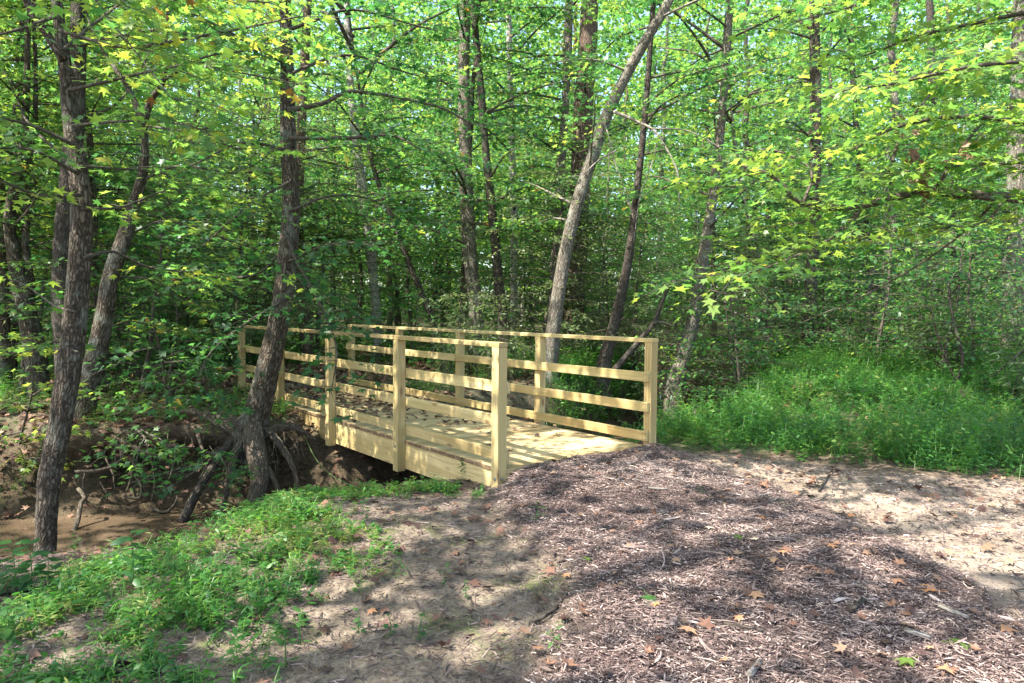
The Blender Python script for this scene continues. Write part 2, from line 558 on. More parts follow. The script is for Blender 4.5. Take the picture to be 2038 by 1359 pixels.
def bark_mat(name, dark, mid, light, lichen=(.30, .33, .27), lam=0.35, sc_=1.0, depth=0.02):
    k = NT(name)
    v = k.attr('bk').outputs['Vector']
    fv = k.mapv(v, (1, 1, 0.22))
    a = k.noise(fv, 75 * sc_, 4, 0.65, 0.8)
    b = k.noise(v, 11 * sc_, 3)
    wv = k.n('ShaderNodeVectorMath', i0=k.n('ShaderNodeTexNoise', Vector=v, Scale=14.0, Detail=3).outputs['Color'], i1=(.05, .05, .22), _operation='MULTIPLY').outputs[0]
    v2 = k.n('ShaderNodeVectorMath', i0=v, i1=wv, _operation='ADD').outputs[0]
    cr = k.n('ShaderNodeTexVoronoi', Vector=k.mapv(v2, (1, 1, 0.20)), Scale=42 * sc_, _feature='DISTANCE_TO_EDGE').outputs['Distance']
    cr = k.math('MINIMUM', k.math('MULTIPLY', cr, 3.2), 1.0)
    h = k.math('ADD', k.math('MULTIPLY', a, 0.6), k.math('MULTIPLY', cr, 0.5))
    c = k.ramp(h, [(0.25, dark), (0.52, mid), (0.86, light)])
    lf = k.ramp(k.noise(v, 4.5, 5, 0.65, 0.5), [(0.52, (0, 0, 0)), (0.68, (1, 1, 1))])
    c = k.mix(k.math('MULTIPLY', lf, lam), c, lichen)
    c = k.mix(k.math('MULTIPLY', b, 0.3), c, mid)
    p = k.n('ShaderNodeBsdfPrincipled', Base_Color=c, Roughness=0.85, Normal=k.bump(h, 0.9, depth))
    k.put(p, 'Specular IOR Level', 0.2)
    return k.surf(p.outputs[0])


M['bark_brown'] = bark_mat('furrowed_bark', (.012, .009, .006), (.062, .047, .033), (.17, .14, .105))
M['bark_grey'] = bark_mat('grey_bark', (.035, .028, .022), (.135, .115, .088), (.27, .24, .195), lam=0.45)
M['bark_pale'] = bark_mat('pale_bark', (.13, .11, .09), (.32, .29, .25), (.52, .49, .44), (.55, .54, .5), 0.5, 0.7, 0.008)
M['bark_red'] = bark_mat('reddish_bark', (.04, .026, .02), (.13, .085, .06), (.24, .17, .125), (.2, .19, .15), 0.3, 0.8, 0.025)
M['bark_dark'] = bark_mat('dark_bark', (.018, .014, .012), (.055, .043, .034), (.12, .10, .08), (.16, .18, .13), 0.35)
M['twig'] = bark_mat('twig_bark', (.03, .024, .018), (.075, .06, .045), (.14, .12, .095), (.18, .18, .14), 0.3, 1.5, 0.004)
M['dead'] = bark_mat('bleached_dead_wood', (.09, .07, .055), (.21, .18, .15), (.36, .32, .28), (.36, .34, .3), 0.2, 1.2, 0.006)
M['root'] = bark_mat('exposed_root', (.02, .015, .011), (.075, .058, .042), (.16, .135, .10), (.09, .10, .05), 0.4, 1.2, 0.006)

# treated pine
def wood_mat(name, a, b, dark, green=0.5):
    k = NT(name)
    v = k.attr('bk').outputs['Vector']
    tn = k.attr('tint').outputs['Fac']
    ln = k.mapv(v, (1, 1, 0.055))
    warp = k.noise(ln, 9, 2, 0.5, 0.6)
    rings = k.n('ShaderNodeTexWave', Vector=ln, Scale=9.0, Distortion=6.0, Detail=2.0, _wave_type='RINGS').outputs['Fac']
    fine = k.noise(k.mapv(v, (1, 1, 0.03)), 75, 5, 0.7)
    big = k.noise(k.mapv(v, (1, 1, 0.35)), 3.2, 3)
    vo = k.n('ShaderNodeTexVoronoi', Vector=k.mapv(v, (1, 1, 0.42)), Scale=5.5, Randomness=1.0)
    knot = k.ramp(vo.outputs['Distance'], [(0.06, (1, 1, 1)), (0.11, (0.4,) * 3), (0.16, (0, 0, 0))])
    c = k.mix(k.ramp(rings, [(0.15, (0, 0, 0)), (0.9, (1, 1, 1))]), a, b)
    c = k.mix(k.ramp(fine, [(0.42, (0, 0, 0)), (0.68, (.85, .85, .85))]), c, dark)
    c = k.mix(k.math('MULTIPLY', k.ramp(big, [(0.45, (0, 0, 0)), (0.75, (1, 1, 1))]), green), c, (.34, .33, .15))
    c = k.mix(k.math('MULTIPLY', knot, 0.8), c, (.16, .085, .04))
    c = k.mix(1.0, c, k.ramp(tn, [(0, (.72, .68, .60)), (0.5, (.95, .93, .88)), (1, (1.10, 1.08, 1.04))]), 'MULTIPLY')
    p = k.n('ShaderNodeBsdfPrincipled', Base_Color=c, Roughness=0.62, Normal=k.bump(k.math('ADD', rings, fine), 0.25, 0.002))
    k.put(p, 'Specular IOR Level', 0.3)
    return k.surf(p.outputs[0])


M['pine'] = wood_mat('treated_pine', (.52, .405, .21), (.39, .29, .13), (.27, .20, .085), 0.45)
M['pine_post'] = wood_mat('treated_pine_post', (.51, .395, .20), (.38, .28, .125), (.26, .195, .085), 0.55)
M['pine_deck'] = wood_mat('treated_pine_deck', (.55, .42, .25), (.43, .31, .165), (.30, .21, .11), 0.2)
M['end_grain'] = wood_mat('weathered_end_grain', (.20, .13, .08), (.15, .095, .055), (.09, .055, .035), 0.1)
k = NT('galvanised_steel'); p = k.n('ShaderNodeBsdfPrincipled', Base_Color=(.33, .34, .33, 1), Metallic=0.9, Roughness=0.45); M['steel'] = k.surf(p.outputs[0])
k = NT('nail_head'); p = k.n('ShaderNodeBsdfPrincipled', Base_Color=(.05, .045, .04, 1), Metallic=0.5, Roughness=0.6); M['nail'] = k.surf(p.outputs[0])

# ground
k = NT('forest_ground')
geo = k.n('ShaderNodeNewGeometry').outputs['Position']
am = k.attr('m_mulch').outputs['Fac']; asd = k.attr('m_sand').outputs['Fac']; ag = k.attr('m_green').outputs['Fac']; asl = k.attr('m_soil').outputs['Fac']
n1 = k.noise(geo, 2.2, 5, 0.6); n2 = k.noise(geo, 19, 5, 0.65); n3 = k.noise(geo, 120, 3, 0.6); n4 = k.noise(geo, 55, 4, 0.7)
lit = k.ramp(n2, [(0.3, (.045, .033, .024)), (0.5, (.105, .076, .054)), (0.72, (.20, .15, .11))])
soil = k.ramp(k.math('ADD', k.math('MULTIPLY', n2, 0.6), k.math('MULTIPLY', n4, 0.4)), [(0.3, (.05, .038, .028)), (0.5, (.165, .128, .094)), (0.72, (.30, .245, .19))])
moss = k.ramp(n4, [(0.3, (.035, .06, .012)), (0.7, (.10, .135, .03))])
soil = k.mix(k.ramp(k.math('ADD', k.math('MULTIPLY', n1, 0.7), k.math('MULTIPLY', n2, 0.3)), [(0.53, (0, 0, 0)), (0.64, (.75, .75, .75))]), soil, moss)
sand = k.ramp(k.math('ADD', k.math('MULTIPLY', n2, 0.5), k.math('MULTIPLY', n3, 0.5)), [(0.3, (.12, .088, .068)), (0.5, (.28, .22, .17)), (0.7, (.44, .365, .295))])
mul = k.ramp(k.math('ADD', k.math('MULTIPLY', n4, 0.6), k.math('MULTIPLY', n2, 0.4)), [(0.3, (.020, .013, .013)), (0.5, (.065, .042, .040)), (0.72, (.17, .115, .10))])
wet_shade = k.ramp(n2, [(0.3, (.032, .024, .015)), (0.7, (.10, .075, .045))])
sand = k.mix(k.ramp(k.math('ADD', k.math('MULTIPLY', n1, 0.5), k.math('MULTIPLY', n2, 0.5)), [(0.47, (0, 0, 0)), (0.60, (.75, .75, .75))]), sand, lit)
c = k.mix(asl, lit, soil); c = k.mix(asd, c, sand); c = k.mix(am, c, mul)
c = k.mix(k.math('MULTIPLY', ag, 0.55), c, (.05, .075, .025))
c = k.mix(k.attr('m_wet_shade').outputs['Fac'], c, wet_shade)
hgt = k.math('ADD', n2, k.math('MULTIPLY', n4, 0.6))
p = k.n('ShaderNodeBsdfPrincipled', Base_Color=c, Roughness=0.9, Normal=k.bump(hgt, 0.8, 0.03)); k.put(p, 'Specular IOR Level', 0.15)
M['ground'] = k.surf(p.outputs[0])

k = NT('muddy_water')
geo = k.n('ShaderNodeNewGeometry').outputs['Position']
wv = k.noise(k.mapv(geo, (1, 2.2, 1)), 3.2, 3, 0.5, 0.8)
c = k.ramp(k.noise(geo, 1.6, 4), [(0.3, (.070, .048, .029)), (0.7, (.115, .082, .053))])
p = k.n('ShaderNodeBsdfPrincipled', Base_Color=c, Roughness=0.02, Normal=k.bump(wv, 0.10, 0.02), IOR=1.5); k.put(p, 'Specular IOR Level', 0.7)
M['water'] = k.surf(p.outputs[0])

# ------------------------------------------------------------------ light
SUN_EL, SUN_H = math.radians(54), np.array([-0.84, -0.54])
SUN_H = SUN_H / np.linalg.norm(SUN_H)
SUN = np.array([SUN_H[0] * math.cos(SUN_EL), SUN_H[1] * math.cos(SUN_EL), math.sin(SUN_EL)])  # towards the sun
sl = bpy.data.lights.new("sun", 'SUN'); sl.energy = 4.3; sl.angle = math.radians(0.53); sl.color = (1.0, .95, .86)
so = bpy.data.objects.new("sun", sl); COL.objects.link(so)
so.rotation_euler = Vector(SUN).to_track_quat('Z', 'Y').to_euler()
so.location = (-20, 0, 40)
w = bpy.data.worlds.new("World"); sc.world = w; w.use_nodes = True
bgn = w.node_tree.nodes['Background']
sky = w.node_tree.nodes.new('ShaderNodeTexSky'); sky.sky_type = 'NISHITA'; sky.sun_disc = False
sky.sun_elevation = SUN_EL; sky.sun_rotation = math.atan2(SUN_H[0], SUN_H[1])
sky.dust_density = 2.0
w.node_tree.links.new(sky.outputs[0], bgn.inputs[0]); bgn.inputs[1].default_value = 0.15
sc.view_settings.view_transform = 'Standard'; sc.view_settings.look = 'None'
sc.view_settings.exposure = 2.2; sc.view_settings.gamma = 1.0
cy = sc.cycles
cy.max_bounces = 9; cy.diffuse_bounces = 8; cy.glossy_bounces = 2; cy.transmission_bounces = 8; cy.transparent_max_bounces = 4
cy.caustics_reflective = False; cy.caustics_refractive = False
cy.use_adaptive_sampling = True; cy.adaptive_threshold = 0.008
cy.sample_clamp_indirect = 4.0
cy.use_denoising = True; cy.denoising_prefilter = 'NONE'

# ------------------------------------------------------------------ ground and water


def axis_pts(lo, a, b, hi, fine, grow=1.07):
    q = list(np.arange(a, b, fine)); s = fine; x = q[-1]
    while x < hi:
        s *= grow; x += s; q.append(x)
    s = fine; x = a; pre = []
    while x > lo:
        s *= grow; x -= s; pre.append(x)
    return np.array(pre[::-1] + q)


gx = axis_pts(-140, -5.6, 4.6, 140, 0.045); gy = axis_pts(-60, 2.2, 10.2, 220, 0.05)
X, Y = np.meshgrid(gx, gy)
Z = height(X, Y)
D, NXc, NYc = creek_sd(X, Y)
und = np.exp(-((Z + 0.42) / 0.26) ** 2) * (D < 0) * sstep(-2.5, -3.0, X) * sstep(-5.6, -5.0, X) * (Y < 11)
lump = 0.6 + 0.9 * vnoise(X * 5, Z * 7 + Y * 2, 77)
XX = X + NXc * und * 0.55 * lump; YY = Y + NYc * und * 0.55 * lump
ny_, nx_ = X.shape
i, j = np.meshgrid(np.arange(ny_ - 1), np.arange(nx_ - 1), indexing='ij')
F = np.stack([i * nx_ + j, i * nx_ + j + 1, (i + 1) * nx_ + j + 1, (i + 1) * nx_ + j], -1).reshape(-1, 4)
g = MB(); g.add(np.stack([XX, YY, Z], -1).reshape(-1, 3), F)
ground = g.build('ground', M['ground']); tag(ground, kind='structure')
mu, sa = masks(X, Y)
PX, PY = proj(np.stack([X, Y, Z], -1))
SOIL = [flat(*q) for q in [(100, 1080), (430, 1030), (620, 985), (760, 962), (1000, 940), (1120, 1100), (1170, 1180), (1120, 1300), (1100, 1600), (-200, 1700), (-300, 1150)]]
soil = sstep(-0.1, 0.25, edge_dist(SOIL, X, Y) + 0.25 + 0.3 * fbm(X * 2, Y * 2, 9)) * (D > 0.4)
wet_shade = sstep(np.where(D < 0, .06, -.12), np.where(D < 0, -.2, -.4), Z + 0.12 * fbm(X * 4, Y * 4, 12)) * (np.abs(D) < 2.5)  # wet earth by the water, plus shade painted up the far bank face
wet_shade = np.maximum(wet_shade, 0)
green = sstep(0.0, 0.5, fbm(X * 0.6, Y * 0.6, 14) + 0.3) * (Y > 7) * (1 - mu) * (1 - sa)
for nm, val in (('m_mulch', mu), ('m_sand', sa), ('m_green', green), ('m_soil', soil), ('m_wet_shade', wet_shade)):
    a = ground.data.attributes.new(nm, 'FLOAT', 'POINT'); a.data.foreach_set('value', val.ravel().astype(np.float32))
g = MB()
cc, _ = smooth_line(CREEK, np.ones(len(CREEK)), 0.5)
tt = np.gradient(cc, axis=0); tt /= np.linalg.norm(tt, axis=1, keepdims=True)
nn = np.stack([-tt[:, 1], tt[:, 0]], -1)
vv = np.concatenate([np.c_[cc + nn * 1.5, np.full(len(cc), WATER)], np.c_[cc - nn * 1.5, np.full(len(cc), WATER)]])
n = len(cc)
g.add(vv, [[a + n, a + n + 1, a + 1, a] for a in range(n - 1)])
tag(g.build('water', M['water']), kind='structure')

# ------------------------------------------------------------------ footbridge
bridge = thing('footbridge', 'new yellow pine footbridge with post and rail sides across the creek', 'footbridge', (BX, BY, DECK))
bridge.rotation_euler = (0, 0, YAW)
# local frame: x = across (0 near rim .. BW far rim), y = along, z up from the deck top
HT, PS, TH = 0.9705, 0.089, 0.038
LEN = 4 * SP + PS


def nails(mb, x, ys, zs, mat, side):
    for y in ys:
        for z in zs:
            th = np.linspace(0, 2 * np.pi, 7)[:-1]
            v = np.array([[x + side * 0.001, y + 0.0058 * math.cos(t), z + 0.0058 * math.sin(t)] for t in th] + [[x + side * 0.002, y, z]])
            mb.add(v, [[6, q, (q + 1) % 6] for q in range(6)], 0.3, None, mat)


dk = MB(); y = 0.0; bi = 0
while y < LEN + 0.02:
    wd = 0.138
    j = RNG.uniform(-0.004, 0.004)
    box(dk, (-0.012 + j, y, -TH + RNG.uniform(-.001, .001)), (BW + 0.012 + j, y + wd, RNG.uniform(-.0015, .0015)), axis=0, ch=0.003)
    dk.m[4][-1][0:2] = 1
    y += wd + 0.005
ROT = bridge
dk.build('deck', [M['pine_deck'], M['end_grain']], bridge, smooth=False)
dz = -0.286
for side in (0, 1):
    m = MB()
    x0, x1 = (0.0, TH) if side == 0 else (BW - TH, BW)
    for (a, b) in ((0.004, 2 * SP + .04), (2 * SP + .043, LEN - 0.004)):
        box(m, (x0, a, dz), (x1, b, -TH - 0.002), axis=1, ch=0.003)
    m.build('rim_joist', M['pine'], bridge, smooth=False)
m = MB(); box(m, (BW / 2 - .02, 0.05, dz), (BW / 2 + .02, LEN - .05, -TH - .002), axis=1)
m.build('centre_joist', M['pine'], bridge, smooth=False)
for side in (0, 1):
    px0 = -PS if side == 0 else BW
    for i in range(5):
        m = MB()
        y0 = i * SP
        box(m, (px0, y0, dz - (0.02 if i not in (0,) else 0.06)), (px0 + PS, y0 + PS, HT), axis=2, ch=0.004)
        po = m.build('post', M['pine_post'], bridge, smooth=False)
        nb_ = 0
        for (bz, by) in ((-0.06, 0.045),) if i else ((-0.07, 0.03),):
            b = MB()
            fx = px0 if side == 0 else px0 + PS
            sg = -1 if side == 0 else 1
            tube(b, [(fx, y0 + by, bz), (fx + sg * .004, y0 + by, bz)], [.014, .014], 12, 0.1)
            tube(b, [(fx + sg * .004, y0 + by, bz), (fx + sg * .011, y0 + by, bz)], [.008, .0075], 6, 0.1)
            if i == 0 and side == 0:
                b.build('bolt', M['steel'], po, smooth=False); b = MB()
                tube(b, [(fx + .04, y0, bz), (fx + .04, y0 - .004, bz)], [.014, .014], 12, 0.1)
                tube(b, [(fx + .04, y0 - .004, bz), (fx + .04, y0 - .011, bz)], [.008, .0075], 6, 0.1)
            b.build('bolt', M['steel'], po, smooth=False)
    for (a, b_) in ((-0.004, 2 * SP + .043), (2 * SP + .046, LEN + .004)):
        m = MB(); box(m, (px0 - .001, a, HT + 0.0005), (px0 + PS + .003, b_, HT + TH), axis=1, ch=0.003)
        m.build('top_rail', M['pine'], bridge, smooth=False)
    rx0 = 0.0005 if side == 0 else BW - TH - .0005
    for zc in (0.137, 0.413, 0.693):
        for q, (a, b_) in enumerate(((0.012, 2 * SP + .043), (2 * SP + .046, LEN - .012))):
            m = MB(); j = RNG.uniform(-.004, .004)
            box(m, (rx0, a, zc - .089 + j), (rx0 + TH, b_, zc + j), axis=1, ch=0.003)
            fx, sg = (rx0 + TH, 1) if side == 0 else (rx0, -1)
            for i in range(5):
                ya = i * SP
                if a - .02 <= ya + .03 <= b_:
                    nails(m, fx, (ya + .03, ya + .062), (zc - .07 + j, zc - .02 + j), 1, sg)
            m.build('rail', [M['pine'], M['nail']], bridge, smooth=False)

# ------------------------------------------------------------------ trees one can tell apart
TREES = []


class Tree:
    pass


def make_tree(label, pts, bark, depth=None, top=15.0, name='tree', cat='tree', nseg=16, rough=0.006, flare=0.5, step=0.06,
              branches=(), leaf=0.12, tint=(0.2, 0.7), yellow=0.01, forks=(), group=None, roots=(), lean_back=0.0, crown=True, wob=0.12, thin=.88):
    t = Tree()
    px0, py0, w0 = pts[0]
    gpt = G(px0, py0) if depth is None else None
    d = depth if depth is not None else gpt[1]
    t.d = d; t.px = px0; t.label = label
    p3, rr = [], []
    for (px, py, w_) in pts:
        p3.append(P(px, py, d + lean_back * (py0 - py) / 600.0)); rr.append(w_ / 2 * d / F_PX * thin)
    gz = float(height(p3[0][0], p3[0][1]))
    p3 = [np.array([p3[0][0] - 0.02, p3[0][1], min(gz, p3[0][2]) - 0.25])] + p3
    rr = [rr[0] * 1.05] + rr
    base = np.array([p3[1][0], p3[1][1], gz])
    dirn = p3[-1] - p3[-2]; dirn /= np.linalg.norm(dirn)
    last = p3[-1]
    if top and last[2] < top:
        n = 4
        for i in range(1, n + 1):
            u = i / n
            dd = dirn * (1 - 0.6 * u) + np.array([0, 0, 1.0]) * 0.6 * u; dd /= np.linalg.norm(dd)
            last = last + dd * (top - p3[len(pts)][2]) / n / max(dd[2], 0.5)
            p3.append(last); rr.append(rr[len(pts)] * (1 - 0.8 * u))
    t.base = base; t.top = p3[-1]; t.line = np.array(p3)
    TREES.append(t)
    root = thing(name, label, cat, base, group)
    root.location = (0, 0, 0)
    mb = MB(); sd = len(TREES)
    tube(mb, p3, rr, nseg, step, wob=wob, rough=rough, flare=flare, seed=sd)
    for fk in forks:
        q = [P(x, y, fd) for (x, y, w_, fd) in fk]
        tube(mb, q, [w_ / 2 * fd / F_PX for (x, y, w_, fd) in fk], max(6, nseg // 2), step, wob=0.1, rough=rough * .6, seed=sd + 50)
    t.trunk_mb = mb; t.bark = bark; t.obj = root; t.leaf_mb = MB(); t.limbs = []; t.leaf = leaf; t.tint = tint; t.yellow = yellow
    for b in branches:
        leafy_branch(t, **b)
    t.roots = roots
    # unseen limbs of the upper crown
    if crown and top:
        L3 = t.line[-4:]
        for q in range(7):
            u = q / 7.0
            a = L3[0] + (L3[-1] - L3[0]) * u
            hd = RNG.uniform(0, 6.28); ln = RNG.uniform(1.5, 3.2)
            e = a + np.array([math.cos(hd) * ln, math.sin(hd) * ln, ln * 0.55])
            if a[2] > 5.5: tube(new_limb(t), [a, (a + e) / 2 + [0, 0, .2], e], [.05, .03, .012], 6, 0.3, seed=q)
    return t


def new_limb(t):
    t.limbs.append(MB()); return t.limbs[-1]


def leafy_branch(t, px=None, pts=None, d0=None, d1=None, w=(8, 3), leaves=True, gap=0.10, spray=(0.35, 0.85), start=0.15, leaf=None, nleaf=12,
                 droop=0.25, tint=None, yellow=None, bend=0.02, rise=0.05, limb=True, tmpl=None, dens=1.0):
    if pts is None:
        n = len(px)
        pts = [P(x, y, d0 + (d1 - d0) * i / (n - 1)) for i, (x, y) in enumerate(px)]
    n = len(pts)
    dd = d0 if d0 else 8
    r = [(w[0] + (w[1] - w[0]) * i / (n - 1)) / 2 * dd / F_PX for i in range(n)]
    c, rr, T = tube(new_limb(t), pts, r, 7, 0.07, wob=0.15, seed=int(RNG.integers(1, 99)), bend=bend)
    if not leaves: return
    s = np.concatenate([[0], np.cumsum(np.linalg.norm(np.diff(c, axis=0), axis=1))])
    org, head, ln = [], [], []
    x = s[-1] * start; sd = 1
    while x < s[-1]:
        i = min(len(c) - 1, int(np.searchsorted(s, x)))
        h = math.atan2(T[i][1], T[i][0])
        if RNG.random() < dens:
            org.append(c[i]); head.append(h + sd * RNG.uniform(0.5, 1.35)); ln.append(RNG.uniform(*spray))
        sd = -sd; x += gap * RNG.uniform(0.6, 1.4)
    org.append(c[-1]); head.append(math.atan2(T[-1][1], T[-1][0])); ln.append(spray[1])
    sprays(t.leaf_mb, t.leaf_mb, np.array(org), np.array(head), np.array(ln), leaf or t.leaf, nleaf, droop=droop, rise=rise,
           tint=tint or t.tint, yellow=t.yellow if yellow is None else yellow, tmpl=STAR if tmpl is None else tmpl)


def lb(px, d0, d1, w=(8, 3), **k):
    return dict(px=px, d0=d0, d1=d1, w=w, **k)


T1 = make_tree('rough dark-barked slender trunk in front of the muddy water, forking near its top',
               [(90, 1105, 46), (97, 960, 50), (118, 850, 52), (138, 720, 52), (152, 580, 56), (163, 430, 50), (155, 330, 44), (143, 250, 40), (132, 150, 34), (120, 60, 28), (114, 0, 25)],
               M['bark_brown'], depth=5.75, top=9.5, thin=.8, name='tree', nseg=36, rough=0.015, step=0.035, leaf=0.105, tint=(0.4, 0.86), yellow=0.006,
               forks=[[(128, 120, 18, 5.6), (95, 70, 16, 5.55), (62, 20, 14, 5.5), (35, -40, 12, 5.4)]],
               branches=[lb([(120, 60), (250, 95), (420, 65), (600, 40)], 5.6, 5.0), lb([(135, 180), (260, 150), (400, 130), (570, 165)], 5.6, 6.2),
                         lb([(150, 290), (60, 245), (-60, 225)], 5.6, 5.2), lb([(155, 330), (240, 335), (330, 345), (430, 400)], 5.6, 6.6, (6, 2)),
                         lb([(165, 415), (250, 410), (345, 378), (440, 390)], 5.6, 6.9, (7, 2)), lb([(168, 512), (230, 500), (300, 530), (400, 545), (480, 570)], 5.6, 6.8, (7, 2), start=.35),
                         lb([(160, 388), (80, 385), (-10, 355)], 5.6, 5.0, (7, 3)), lb([(155, 345), (80, 300), (-10, 295)], 5.6, 4.8, (8, 3)),
                         lb([(116, 0), (300, -20), (540, 10)], 5.6, 5.2), lb([(118, 30), (40, 60), (-60, 80)], 5.6, 5.0),
                         lb([(145, 250), (260, 240), (380, 250), (470, 300)], 5.6, 5.4, (6, 2)), lb([(125, 100), (200, 40), (330, -60)], 5.6, 6.4),
                         lb([(150, 620), (90, 600), (30, 560)], 5.6, 6.2, (6, 2), start=.3), lb([(60, 20), (150, -40), (240, 60), (330, 190)], 5.5, 4.7, (7, 2)),
                         lb([(155, 700), (110, 680), (40, 700)], 5.6, 6.6, (5, 2), start=.3)])
T2 = make_tree('dark straight trunk close behind the slender front trunk at the left',
               [(135, 905, 44), (132, 800, 40), (124, 640, 40), (126, 500, 40), (135, 380, 40), (148, 260, 38), (154, 150, 36), (155, 60, 30), (155, 0, 28)],
               M['bark_dark'], depth=8.7, top=12, nseg=24, rough=0.018, tint=(0.4, 0.85), yellow=0.02,
               branches=[lb([(150, 240), (240, 200), (330, 60)], 8.7, 9.5), lb([(140, 330), (60, 250), (0, 120)], 8.7, 9.5), lb([(155, 90), (300, 60), (460, 80)], 8.7, 8.0)])
T3 = make_tree('curved dark trunk on the bank edge, bending right and forking above',
               [(152, 885, 50), (168, 800, 46), (187, 720, 42), (205, 640, 38), (222, 550, 36), (250, 470, 33), (266, 410, 28), (280, 360, 22), (288, 300, 17), (286, 245, 14)],
               M['bark_brown'], depth=8.3, top=0, nseg=26, rough=0.016, step=0.045, tint=(0.4, 0.85), yellow=0.02, leaf=.12,
               forks=[[(286, 250, 13, 8.3), (262, 190, 11, 8.4), (232, 140, 9, 8.5), (210, 110, 7, 8.6)], [(286, 250, 14, 8.3), (300, 200, 13, 8.2), (325, 160, 10, 8.0), (330, 90, 7, 8.0), (335, 0, 6, 8.0)]],
               branches=[lb([(210, 110), (180, 40), (170, -40)], 8.6, 8.8, (6, 2)), lb([(325, 160), (420, 110), (540, 100)], 8, 7.6, (7, 2)), lb([(286, 250), (380, 260), (480, 235)], 8.3, 7.8, (6, 2)),
                         lb([(280, 360), (360, 330), (480, 345), (560, 330)], 8.3, 8.6, (6, 2)), lb([(222, 550), (300, 560), (390, 620)], 8.3, 8.9, (5, 2)),
                         lb([(335, 10), (420, -40), (520, -20)], 8, 8.2, (5, 2)), lb([(250, 470), (330, 440), (430, 470), (520, 500)], 8.3, 9.0, (5, 2)), lb([(200, 660), (260, 640), (350, 660)], 8.3, 9, (4, 2))])
T4 = make_tree('brown trunk leaning left behind the twin trunks, in the yellow-green thicket',
               [(78, 800, 46), (68, 690, 44), (45, 590, 38), (28, 510, 30), (18, 440, 24), (30, 370, 20), (45, 310, 18), (52, 190, 14), (55, 90, 12)],
               M['bark_brown'], depth=9.6, top=9, nseg=18, rough=0.01, tint=(0.5, 0.9), yellow=0.03,
               branches=[lb([(45, 310), (100, 220), (180, 180)], 9.6, 10.4, (7, 2)), lb([(20, 460), (70, 400), (60, 330)], 9.6, 9.2, (6, 2)), lb([(60, 640), (20, 600), (-60, 590)], 9.6, 9.2, (6, 2)), lb([(50, 200), (0, 120), (-60, 60)], 9.6, 9.2, (6, 2)),
                         lb([(30, 520), (100, 540), (190, 560)], 9.6, 10, (5, 2))])
T5 = make_tree('thin trunk at the far left edge beside the leaning brown trunk',
               [(10, 740, 24), (8, 600, 22), (3, 450, 20), (-8, 250, 18), (-20, 0, 16)], M['bark_brown'], depth=10.5, top=11, nseg=14, tint=(0.5, 0.9), yellow=0.03,
               branches=[lb([(5, 560), (60, 480), (140, 470)], 10.5, 11), lb([(0, 420), (80, 350), (120, 260)], 10.5, 11), lb([(5, 640), (70, 650), (140, 690)], 10.5, 10.8)])
T6 = make_tree('leaning grey-brown trunk on the creek bank, crossing in front of the bridge rail',
               [(497, 862, 84), (512, 815, 62), (528, 760, 56), (545, 690, 52), (560, 620, 48), (572, 520, 45), (579, 400, 40), (574, 300, 36), (572, 200, 33), (570, 100, 29), (567, 0, 26)],
               M['bark_brown'], depth=8.1, top=14, thin=.82, nseg=36, rough=0.015, step=0.04, flare=0.35, leaf=.11, tint=(0.15, 0.6), yellow=0.006,
               branches=[lb([(572, 470), (610, 560), (640, 620), (668, 690), (660, 770)], 8, 6.9, (7, 2), droop=.45, tint=(.08, .35), gap=.11, nleaf=9, spray=(.25, .55), leaf=.135),
                         lb([(574, 300), (480, 285), (380, 330)], 8, 7.2, (7, 3)), lb([(572, 220), (640, 205), (700, 183), (850, 205), (940, 250)], 8, 8.2, (11, 3)),
                         lb([(578, 360), (480, 420), (410, 490)], 8, 7.2, (6, 2)), lb([(575, 275), (700, 275), (780, 268), (840, 300)], 8, 7.6, (9, 3)),
                         lb([(560, 600), (480, 650), (420, 700), (400, 750)], 8, 7.3, (6, 2), tint=(.12, .4)), lb([(570, 60), (700, 20), (860, 60)], 8, 8.3),
                         lb([(572, 130), (450, 60), (370, 20)], 8, 7.6), lb([(570, 150), (680, 110), (800, 140), (900, 170)], 8, 8.6, (7, 2)), lb([(567, 10), (620, -60), (760, -40)], 8, 7.6),
                         lb([(575, 520), (640, 490), (720, 480)], 8, 7.4, (5, 2), tint=(.15, .5)), lb([(576, 420), (660, 390), (740, 400), (800, 440)], 8, 8.6, (6, 2)),
                         lb([(574, 480), (520, 540), (430, 560), (370, 600)], 8, 8.6, (5, 2)), lb([(570, 540), (630, 580), (640, 640)], 8, 7.6, (5, 2), tint=(.08, .35))])
T7 = make_tree('white birch-like trunk beyond the far end of the bridge', [(752, 650, 20), (746, 580, 20), (740, 520, 22), (732, 450, 22), (722, 380, 22), (713, 320, 21), (705, 240, 18), (696, 150, 15), (690, 0, 12)],
               M['bark_pale'], depth=16, top=14, nseg=14, rough=0.004)
T8 = make_tree('thin dark trunk leaning left, rising beside the white trunk', [(862, 650, 15), (838, 580, 14), (808, 510, 13), (782, 440, 12), (762, 390, 11), (740, 320, 10), (725, 240, 8)],
               M['bark_dark'], depth=15, top=9, nseg=10, rough=0.004)
T9 = make_tree('tall straight grey trunk behind the middle of the bridge', [(948, 610, 40), (940, 560, 36), (934, 490, 34), (929, 400, 33), (926, 300, 31), (924, 200, 29), (924, 100, 27), (926, 0, 25)],
               M['bark_grey'], depth=14.5, top=17, thin=.8, nseg=22, rough=0.012)
T10 = make_tree('dark slender trunk close to the right of the tall grey trunk', [(1003, 650, 24), (992, 560, 22), (984, 470, 21), (975, 380, 20), (966, 290, 18), (955, 160, 17), (944, 40, 15), (940, 0, 14)],
                M['bark_dark'], depth=14.2, top=15, nseg=14)
T11 = make_tree('thin pale-spotted trunk between the dark slender trunk and the leaning one', [(1022, 650, 17), (1023, 520, 16), (1022, 400, 16), (1018, 250, 14), (1014, 100, 13), (1012, 0, 12)],
                M['bark_pale'], depth=17, top=15, nseg=12)
